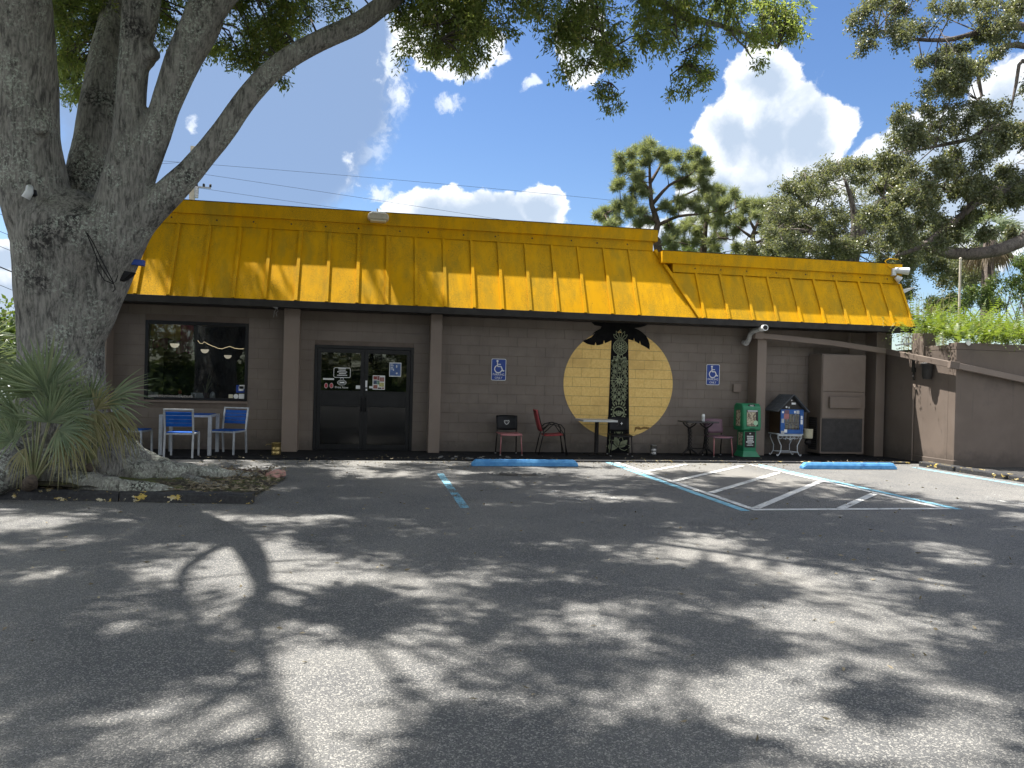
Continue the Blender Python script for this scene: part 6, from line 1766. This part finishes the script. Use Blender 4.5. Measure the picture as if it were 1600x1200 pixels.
# live oak behind the low roof
r = thing('live_oak', 'broad live oak crown rising behind the low yellow roof', 'tree', (13.8, 33.0, 0))
t = MB(); Yo = 33.0
limb(t, [(13.8, 33, -.1), (13.8, 33, 2.5), P_(1330, 420)], [.5, .42, .36], 16, .4, .05, 2)
paths = [([P_(1330, 420), P_(1300, 370), P_(1270, 330), P_(1240, 300)], [.3, .2, .13, .05]), ([P_(1330, 420), P_(1350, 350), P_(1385, 310), P_(1400, 290)], [.3, .2, .13, .05]), ([P_(1330, 420), P_(1335, 340), P_(1320, 280)], [.25, .15, .05]), ([P_(1300, 370), P_(1250, 360), P_(1215, 360)], [.16, .1, .04]), ([P_(1385, 325), P_(1383, 310), P_(1370, 300)], [.1, .08, .05])]
skel = []
for p, rr in paths: limb(t, p, rr, 10, .3, .08, len(skel)); skel += resample(p, rr, .4)[0]
t.build('trunk', M_BARK2, r, world=True, smooth=True)
C, R = poly_clumps([(1205, 300), (1225, 270), (1260, 255), (1290, 248), (1320, 242), (1350, 245), (1385, 260), (1420, 280), (1430, 400), (1420, 470), (1300, 440), (1225, 410), (1205, 370)], 95, 11, 21, 30, 36)
c1, r1_ = poly_clumps([(1165, 345), (1205, 335), (1240, 330), (1240, 430), (1160, 430)], 20, 11, 17, 34, 38); C += c1; R += r1_
leafy(r, C, [q*1.2 for q in R], M_LEAF2, 26, 28, .11, .06, droop=.2, spread=.09, tw_len=1.2, skel=skel, tmat=M_BARK2, trad=.014)
r = thing('live_oak', 'dense live oak filling the gap right of the low roof', 'tree', (21.5, 34.0, 0))
t = MB(); limb(t, [(21.5, 34, -.1), (21.4, 34, 2), (21, 34, 4.2), (20.6, 34, 6)], [.5, .42, .32, .1], 14, .4, .05, 3); t.build('trunk', M_BARK2, r, world=True, smooth=True)
C, R = poly_clumps([(1395, 330), (1450, 345), (1540, 360), (1570, 390), (1540, 440), (1500, 450), (1470, 440), (1440, 430), (1410, 445), (1395, 400)], 48, 12, 20, 30, 36)
leafy(r, C, [q*1.2 for q in R], M_LEAF2, 26, 26, .12, .065, droop=.2, spread=.09, tw_len=1.2, skel=[Vector((21, 34, 4.2)), Vector((20.6, 34, 5.5)), Vector((20, 34, 4))], tmat=M_BARK2, trad=.014)

# pines
def pine(label, trunk_px, branches, clumps, Y, seed):
    p0 = at_y(trunk_px[0][0], trunk_px[0][1], Y)
    r = thing('pine_tree', label, 'tree', (p0.x, Y, 0), group='slash pines behind the building')
    t = MB(); pts = [Vector((p0.x, Y, -.1)), Vector((p0.x, Y, 2.5))]+[at_y(x, y, Y) for x, y in trunk_px]
    k_ = len(pts); limb(t, pts, [.30-.27*(i/(k_-1)) for i in range(k_)], 10, .5, .05, seed)
    sk = resample(pts[2:], [0]*(k_-2), .4)[0]
    for q in branches:
        b = [at_y(x, y, Y+dy) for x, y, dy in q]; limb(t, b, [.11-.085*(i/(len(b)-1)) for i in range(len(b))], 7, .35, .08, seed); sk += resample(b, [0]*len(b), .4)[0]
    t.build('trunk', M_BARKP, r, world=True, smooth=True)
    C = []; R = []
    for (x, y, rad) in clumps+[(x+random.uniform(-11, 11), y+random.uniform(-8, 8), rad*.9) for x, y, rad in clumps]:
        Yc = Y+random.uniform(-1.8, 1.8); C.append(tuple(at_y(x, y, Yc))); R.append(rad*Yc/FPX*1.0)
    # needle tufts: bursts at the ends of twigs
    P, D, ta, tb = clump_leaves(C, R, 24, 2, .3, .03, droop=-.15, flat=.9, tw_len=1.0, spread=.03)
    n = 30
    tips = np.repeat(tb, n, 0); td = np.repeat(unit(tb-ta), n, 0)
    Dn = unit(td*.8+rng.normal(size=td.shape)*.6)
    V, F = leaf_quads(tips-td*rng.uniform(0, .45, (len(tips), 1)), Dn, .34, .021)
    loc = np.array(r.location); o = mesh_np('crown', V-loc, F, M_PINEL, r); o['kind'] = 'stuff'
    V, F = twig_mesh(ta, tb, .012); m = MB(); SK = np.array([tuple(p) for p in sk])
    for c in C:
        c = np.array(c); dd = np.linalg.norm(SK-c, axis=1); p = SK[dd.argmin()]; m.tube([p, (p+c)/2+np.array([0, 0, -.05*dd.min()]), c], [.03, .022, .012], 5, cap=False)
    vv = np.array(m.v); ff = np.array(m.f)
    o = mesh_np('branchlets', np.concatenate([V, vv])-loc, np.concatenate([F, ff+len(V)]), M_BARKP, r); o['kind'] = 'stuff'
pine('tallest slash pine with an open double crown behind the end of the tall roof', [(1030, 400), (1022, 370), (1028, 350), (1018, 320), (1016, 290), (1015, 260), (1016, 228)],
     [[(1018, 300, 0), (1000, 280, .5), (985, 262, .8)], [(1020, 318, 0), (1045, 290, -.5), (1075, 275, -.8), (1095, 258, -1)], [(1022, 330, 0), (1050, 315, .6), (1080, 300, .8), (1100, 290, 1)], [(1028, 352, 0), (1060, 338, -.6), (1090, 335, -1), (1120, 330, -1)], [(1024, 345, 0), (1000, 335, .5), (970, 325, .6), (945, 335, .6)], [(1016, 285, 0), (1030, 262, .4), (1038, 240, .6)], [(1026, 385, 0), (1050, 378, .5), (1075, 382, .5)]],
     [(1016, 228, 12), (1003, 236, 13), (1028, 238, 12), (1037, 246, 10), (985, 240, 10), (972, 252, 10), (968, 265, 9), (990, 255, 9), (1000, 275, 8), (1012, 250, 9), (968, 286, 9), (960, 292, 7), (1000, 290, 10), (993, 278, 12), (1005, 302, 10), (1060, 246, 11), (1078, 244, 11), (1088, 240, 8), (1070, 262, 12), (1090, 262, 11), (1102, 253, 9), (1108, 268, 6), (1050, 268, 9), (1095, 280, 10), (1082, 285, 8), (1062, 282, 8),
      (975, 318, 12), (990, 312, 12), (960, 328, 12), (945, 330, 9), (940, 342, 7), (985, 335, 12), (965, 345, 11), (1005, 330, 8), (1012, 345, 10), (1040, 320, 10), (1052, 330, 9), (1062, 312, 10), (1080, 318, 11), (1100, 300, 11), (1110, 310, 12), (1120, 322, 11), (1098, 330, 11), (1045, 350, 8), (1040, 372, 10), (1055, 365, 9), (1050, 385, 9), (955, 350, 10), (1000, 350, 9)], 40, 5)
pine('shorter slash pine in the middle of the group', [(1098, 410), (1100, 380), (1103, 350), (1108, 322), (1115, 300)],
     [[(1102, 360, 0), (1080, 350, .5), (1065, 345, .5)], [(1104, 345, 0), (1130, 335, -.5), (1150, 325, -.5)], [(1100, 378, 0), (1125, 372, .5), (1145, 375, .5)]],
     [(1115, 300, 11), (1130, 298, 11), (1145, 300, 10), (1135, 315, 12), (1155, 318, 11), (1120, 330, 12), (1100, 340, 12), (1082, 345, 12), (1070, 358, 11), (1090, 362, 11), (1115, 352, 12), (1135, 345, 12), (1150, 340, 11), (1110, 375, 12), (1130, 370, 11), (1085, 380, 11), (1145, 362, 10), (1120, 388, 10), (1150, 385, 9), (1068, 378, 8)], 43, 6)
pine('thin slash pine nearest the oak crown with bare forked trunk', [(1176, 410), (1176, 385), (1177, 365), (1183, 350), (1190, 330)],
     [[(1177, 372, 0), (1162, 362, .3), (1150, 352, .3)], [(1178, 365, 0), (1195, 358, .3), (1205, 345, .3)], [(1177, 380, 0), (1192, 375, 0), (1205, 362, 0)], [(1180, 360, 0), (1172, 345, 0), (1170, 335, 0)]],
     [(1188, 318, 11), (1175, 318, 10), (1200, 318, 10), (1165, 328, 11), (1182, 335, 11), (1200, 335, 11), (1212, 345, 11), (1160, 345, 9), (1190, 350, 9), (1205, 362, 8), (1155, 392, 9), (1198, 390, 9), (1172, 400, 9)], 41, 7)
# low scrub along the roof line
r = thing('scrub_thicket', 'low green thicket showing over the low roof behind the pines', 'shrub', (12.5, 45, 0))
C, R = poly_clumps([(1010, 392), (1060, 388), (1120, 392), (1180, 390), (1240, 398), (1240, 430), (1010, 430)], 40, 10, 16, 44, 48)
leafy(r, C, R, M_BUSH, 14, 18, .18, .09, spread=.12, skel=[Vector((9, 46, 6)), Vector((12, 46, 6)), Vector((15, 46, 6))], trad=.02)

# cabbage palm with a dead skirt, right
pc = at_y(1545, 372, 26)
r = thing('cabbage_palm', 'cabbage palm with a brown skirt of dead fronds behind the ferns', 'palm', (pc.x, 26, 0))
tr_ = MB().tube([(pc.x, 26, -.1), (pc.x-.05, 26, 2), (pc.x, 26, pc.z-.1)], [.24, .2, .2], 12).build('trunk', M_STALKB, r, world=True, smooth=True)
for i in range(16):
    a = i*2*PI/16+random.uniform(-.2, .2); e_ = random.uniform(-.1, 1.2)
    d = Vector((math.cos(a)*math.cos(e_), .7*math.sin(a)*math.cos(e_), math.sin(e_)))
    fan_frond(r, pc, pc+d*.75, d, 1.0, M_PALM, droop=.35, spread=1.2, nleaf=18)
for i in range(18):
    a = i*2*PI/18+random.uniform(-.2, .2)
    d = Vector((math.cos(a)*.55, math.sin(a)*.45, -1))
    h = pc+Vector((math.cos(a)*.45, math.sin(a)*.4, -.35))
    fan_frond(r, pc, h, d, .95, M_PALMS, stalk=M_STALKB, droop=.2, spread=.5, nleaf=12)
# shrubs, canes and a pole right of the roof
r = thing('shrub', 'pale green bushy shrub at the right edge above the ferns', 'shrub', (21.5, 23, 0))
C, R = poly_clumps([(1560, 420), (1600, 400), (1640, 410), (1640, 480), (1520, 480), (1540, 445)], 26, 10, 16, 22, 24.5)
leafy(r, C, R, M_BUSH, 14, 18, .09, .05, spread=.07, skel=[Vector((20.5, 23, 3)), Vector((21.5, 23, 3)), Vector((22.5, 23, 3))])
r = thing('shrub', 'yellow green shrub between the canes and the thin pole', 'shrub', (16.6, 20, 0))
C, R = poly_clumps([(1445, 470), (1480, 455), (1520, 450), (1560, 460), (1560, 490), (1440, 500)], 22, 9, 14, 18.5, 21)
leafy(r, C, R, M_BUSH, 14, 18, .08, .045, spread=.06, skel=[Vector((15.6, 20, 3)), Vector((17, 20, 3))])
r = thing('cane_clump', 'dry yellowish cane clump just right of the roof end', 'plant', (13.6, 17.8, 0))
V = []; F = []; off = 0
for i in range(90):
    x0 = at_y(random.uniform(1418, 1475), 520, 17.8).x; p = np.array([x0, 17.8+random.uniform(-.4, .4), 2.2]); H = random.uniform(.9, 2.0)
    d = np.array([random.uniform(-.15, .15), random.uniform(-.1, .1), 1.0])*H
    s = np.array([.007, 0, 0]); V.append(np.array([p-s, p+s, p+d+s*.4, p+d-s*.4])); F.append(off+np.arange(4)[None]); off += 4
    for j in range(7):
        q = p+d*random.uniform(.3, 1); a = random.uniform(0, 6.28); L = random.uniform(.15, .35)
        l = np.array([math.cos(a)*.7, math.sin(a)*.5, random.uniform(-.4, .6)])*L; s2 = np.array([0, 0, .010])
        V.append(np.array([q, q+l*.5+s2, q+l, q+l*.5-s2])); F.append(off+np.arange(4)[None]); off += 4
V = np.concatenate(V)-np.array(r.location); F = np.concatenate(F)
o = mesh_np('canes', V, F, M_CANE, r); o['kind'] = 'stuff'
v0 = at_y(1499, 470, 17.5); v1 = at_y(1499, 405, 17.5)
r = thing('thin_pole', 'thin pale metal pole rising out of the ferns', 'pole', (v0.x, 17.5, 1.5))
MB().tube([(0, 0, 0), (0, 0, v1.z-1.5)], .028, 8).build('shaft', M_LAMPH, r); MB().lathe([(.034, 0), (.034, .03), (.01, .05)], (0, 0, v1.z-1.5), 8).build('cap', M_LAMPH, r)
# hose loops beside the corner post
v = at_y(1420, 533, 15.0)
r = thing('hose_coil', 'loop of pale hose hanging in the gap beside the planter post', 'hose', tuple(v))
MB().tube([(.10*math.cos(a*.42)+.02*a*.3-.1, 0, .09*math.sin(a*.42)) for a in range(26)], .011, 6).build('coil', M_PVC, r, smooth=True)
MB().bar((-.25, .1, -.1), (.5, -.3, .06), .02, .03).build('hose_bar', M_WHITEM, r)

# ------------------------------------------------------------------ pole, wires, car and trees at the far left / behind the viewer
v = at_y(302, 229, 42)
r = thing('utility_pole', 'tan concrete utility pole rising behind the tall roof', 'pole', (v.x, 42, 0))
MB().hexa([(-.17, -.17, 0), (.17, -.17, 0), (.17, .17, 0), (-.17, .17, 0), (-.11, -.11, v.z), (.11, -.11, v.z), (.11, .11, v.z), (-.11, .11, v.z)]).build('shaft', M_CONC, r)
q = at_y(302, 292, 42)
MB().bar((0, -.15, q.z), (.95, -.2, q.z-.05), .06, .08).build('bracket_arm', M_TIN, r)
for x in (.25, .6, .92): MB().lathe([(.05, 0), (.07, .05), (.05, .08), (.07, .12), (.03, .16)], (x, -.2, q.z), 8).build('insulator', M_FASC, r)
MB().lathe([(.10, -.6), (.12, -.1), (.05, 0)], (.25, -.2, q.z), 8).build('surge_arrester', M_TIN, r)
def wire(pts, Y0, Y1, sag, rad=.009):
    a = at_y(pts[0][0], pts[0][1], Y0); b = at_y(pts[1][0], pts[1][1], Y1)
    n = 24; P = [a.lerp(b, i/n)-Vector((0, 0, sag*4*(i/n)*(1-i/n))) for i in range(n+1)]
    o = thing('power_line', 'thin dark power line crossing the sky behind the building', 'wire', tuple(a), group='overhead power lines')
    MB().tube(P, rad, 4).build('cable', M_WIRE, o, world=True)
wire([(235, 250), (1250, 345)], 42, 46, -.2)
wire([(303, 270), (1300, 430)], 42, 46, -.15)
wire([(306, 293), (900, 372)], 42, 46, .1)
wire([(240, 256), (303, 250)], 42, 42, .05)
for i, (x, y) in enumerate(((0, 328), (0, 354), (0, 376), (0, 407), (0, 434), (0, 268), (0, 225))):
    wire([(-260, y-105), (150, y+62+i*2)], 30, 42, .15, .012 if i != 3 else .028)

r = thing('parked_car', 'white car parked beyond the oak at the far left', 'car', (-11.6, 24.0, 0), .15)
body = [(-2.2, .35), (-2.2, .75), (-2.05, .85), (-1.25, .93), (-.65, 1.38), (.75, 1.42), (1.5, .98), (2.1, .9), (2.25, .65), (2.2, .35)]
MB().prism(body, -.85, .85).build('body', M_CARW, r, bevel=.06)
for y in (-.862, .862):
    MB().prism([(-1.1, .95), (-.6, 1.3), (.05, 1.34), (.05, .95)], min(y, y*.99), max(y, y*.99)).build('window', M_CARG, r); MB().prism([(.12, .95), (.12, 1.34), (.7, 1.34), (1.3, .97)], min(y, y*.99), max(y, y*.99)).build('window', M_CARG, r)
for x in (-1.4, 1.4):
    for y in (-.78, .78):
        w = MB().tube([(x, y-.1, .32), (x, y+.1, .32)], .32, 20).build('wheel', M_RUB, r); MB().tube([(x, y-.107, .32), (x, y+.107, .32)], .2, 14).build('rim', M_ALU, w)
MB().box(-2.24, -.7, .62, -2.19, -.4, .75).build('headlight', M_WHITEM, r); MB().box(-2.24, .4, .62, -2.19, .7, .75).build('headlight', M_WHITEM, r)

def plain_tree(name, label, loc, h, rad, n, mat, seed, group=None, ll=.28, lw=.15):
    random.seed(seed)
    r = thing(name, label, 'tree', loc, 0, group)
    t = MB(); L = Vector(loc); limb(t, [L+Vector((0, 0, -.1)), L+Vector((.1, 0, h*.25)), L+Vector((-.1, .1, h*.5)), L+Vector((0, 0, h*.85))], [.35, .28, .2, .05], 10, .5, .06, seed)
    t.build('trunk', M_BARK2, r, world=True, smooth=True)
    C = []; R = []
    while len(C) < n:
        p = Vector((random.uniform(-1, 1), random.uniform(-1, 1), random.uniform(-1, 1)))
        if p.length < 1: C.append((L.x+p.x*rad, L.y+p.y*rad, h*.52+p.z*h*.48)); R.append(random.uniform(.6, 1.2))
    leafy(r, C, R, mat, 12, 16, ll, lw, spread=.15, skel=[L+Vector((0, 0, h*.4)), L+Vector((0, 0, h*.6)), L+Vector((0, 0, h*.75))], trad=.02)
for i, (x, y, h, rad) in enumerate(((-22, -27, 10, 5.5), (-11.5, -30, 11, 6), (0, -28, 10, 5.5), (11, -30, 12, 6), (22, -27, 11, 5.5), (34, -26, 10, 6), (-34, -24, 11, 6))):
    plain_tree('street_tree', 'leafy street tree in the row facing the building', (x, y, 0), h, rad, 95, M_LEAF2, 40+i, 'street trees across the lot')
for i, (x, y, h, rad) in enumerate(((-16.6, 37, 4.5, 2.6), (-19.5, 41, 5, 3.0), (-21.5, 48, 5, 3))):
    plain_tree('far_tree', ('small leafy tree', 'wider leafy tree', 'low leafy tree')[i]+' far beyond the parked white car', (x, y, 0), h, rad, 36, M_BUSH, 60+i)

r = thing('hedge', 'unseen green hedge added to keep bright sky out of the glass', 'hedge', (0, -26.5, 0))  # never in view; added to block low bright sky in the glass reflections
n = 26000
P = np.stack([rng.uniform(-40, 45, n), -26.5+rng.uniform(-.8, .8, n), rng.uniform(.05, 2.4, n)], 1)
V, F = leaf_quads(P, rng.normal(size=(n, 3)), .32, .2)
o = mesh_np('foliage', V-np.array(r.location), F, M_BUSH, r); o['kind'] = 'stuff'
MB().box(-40, -.6, 0, 45, .6, 2.1).build('hedge_core', M_GREENB, r)
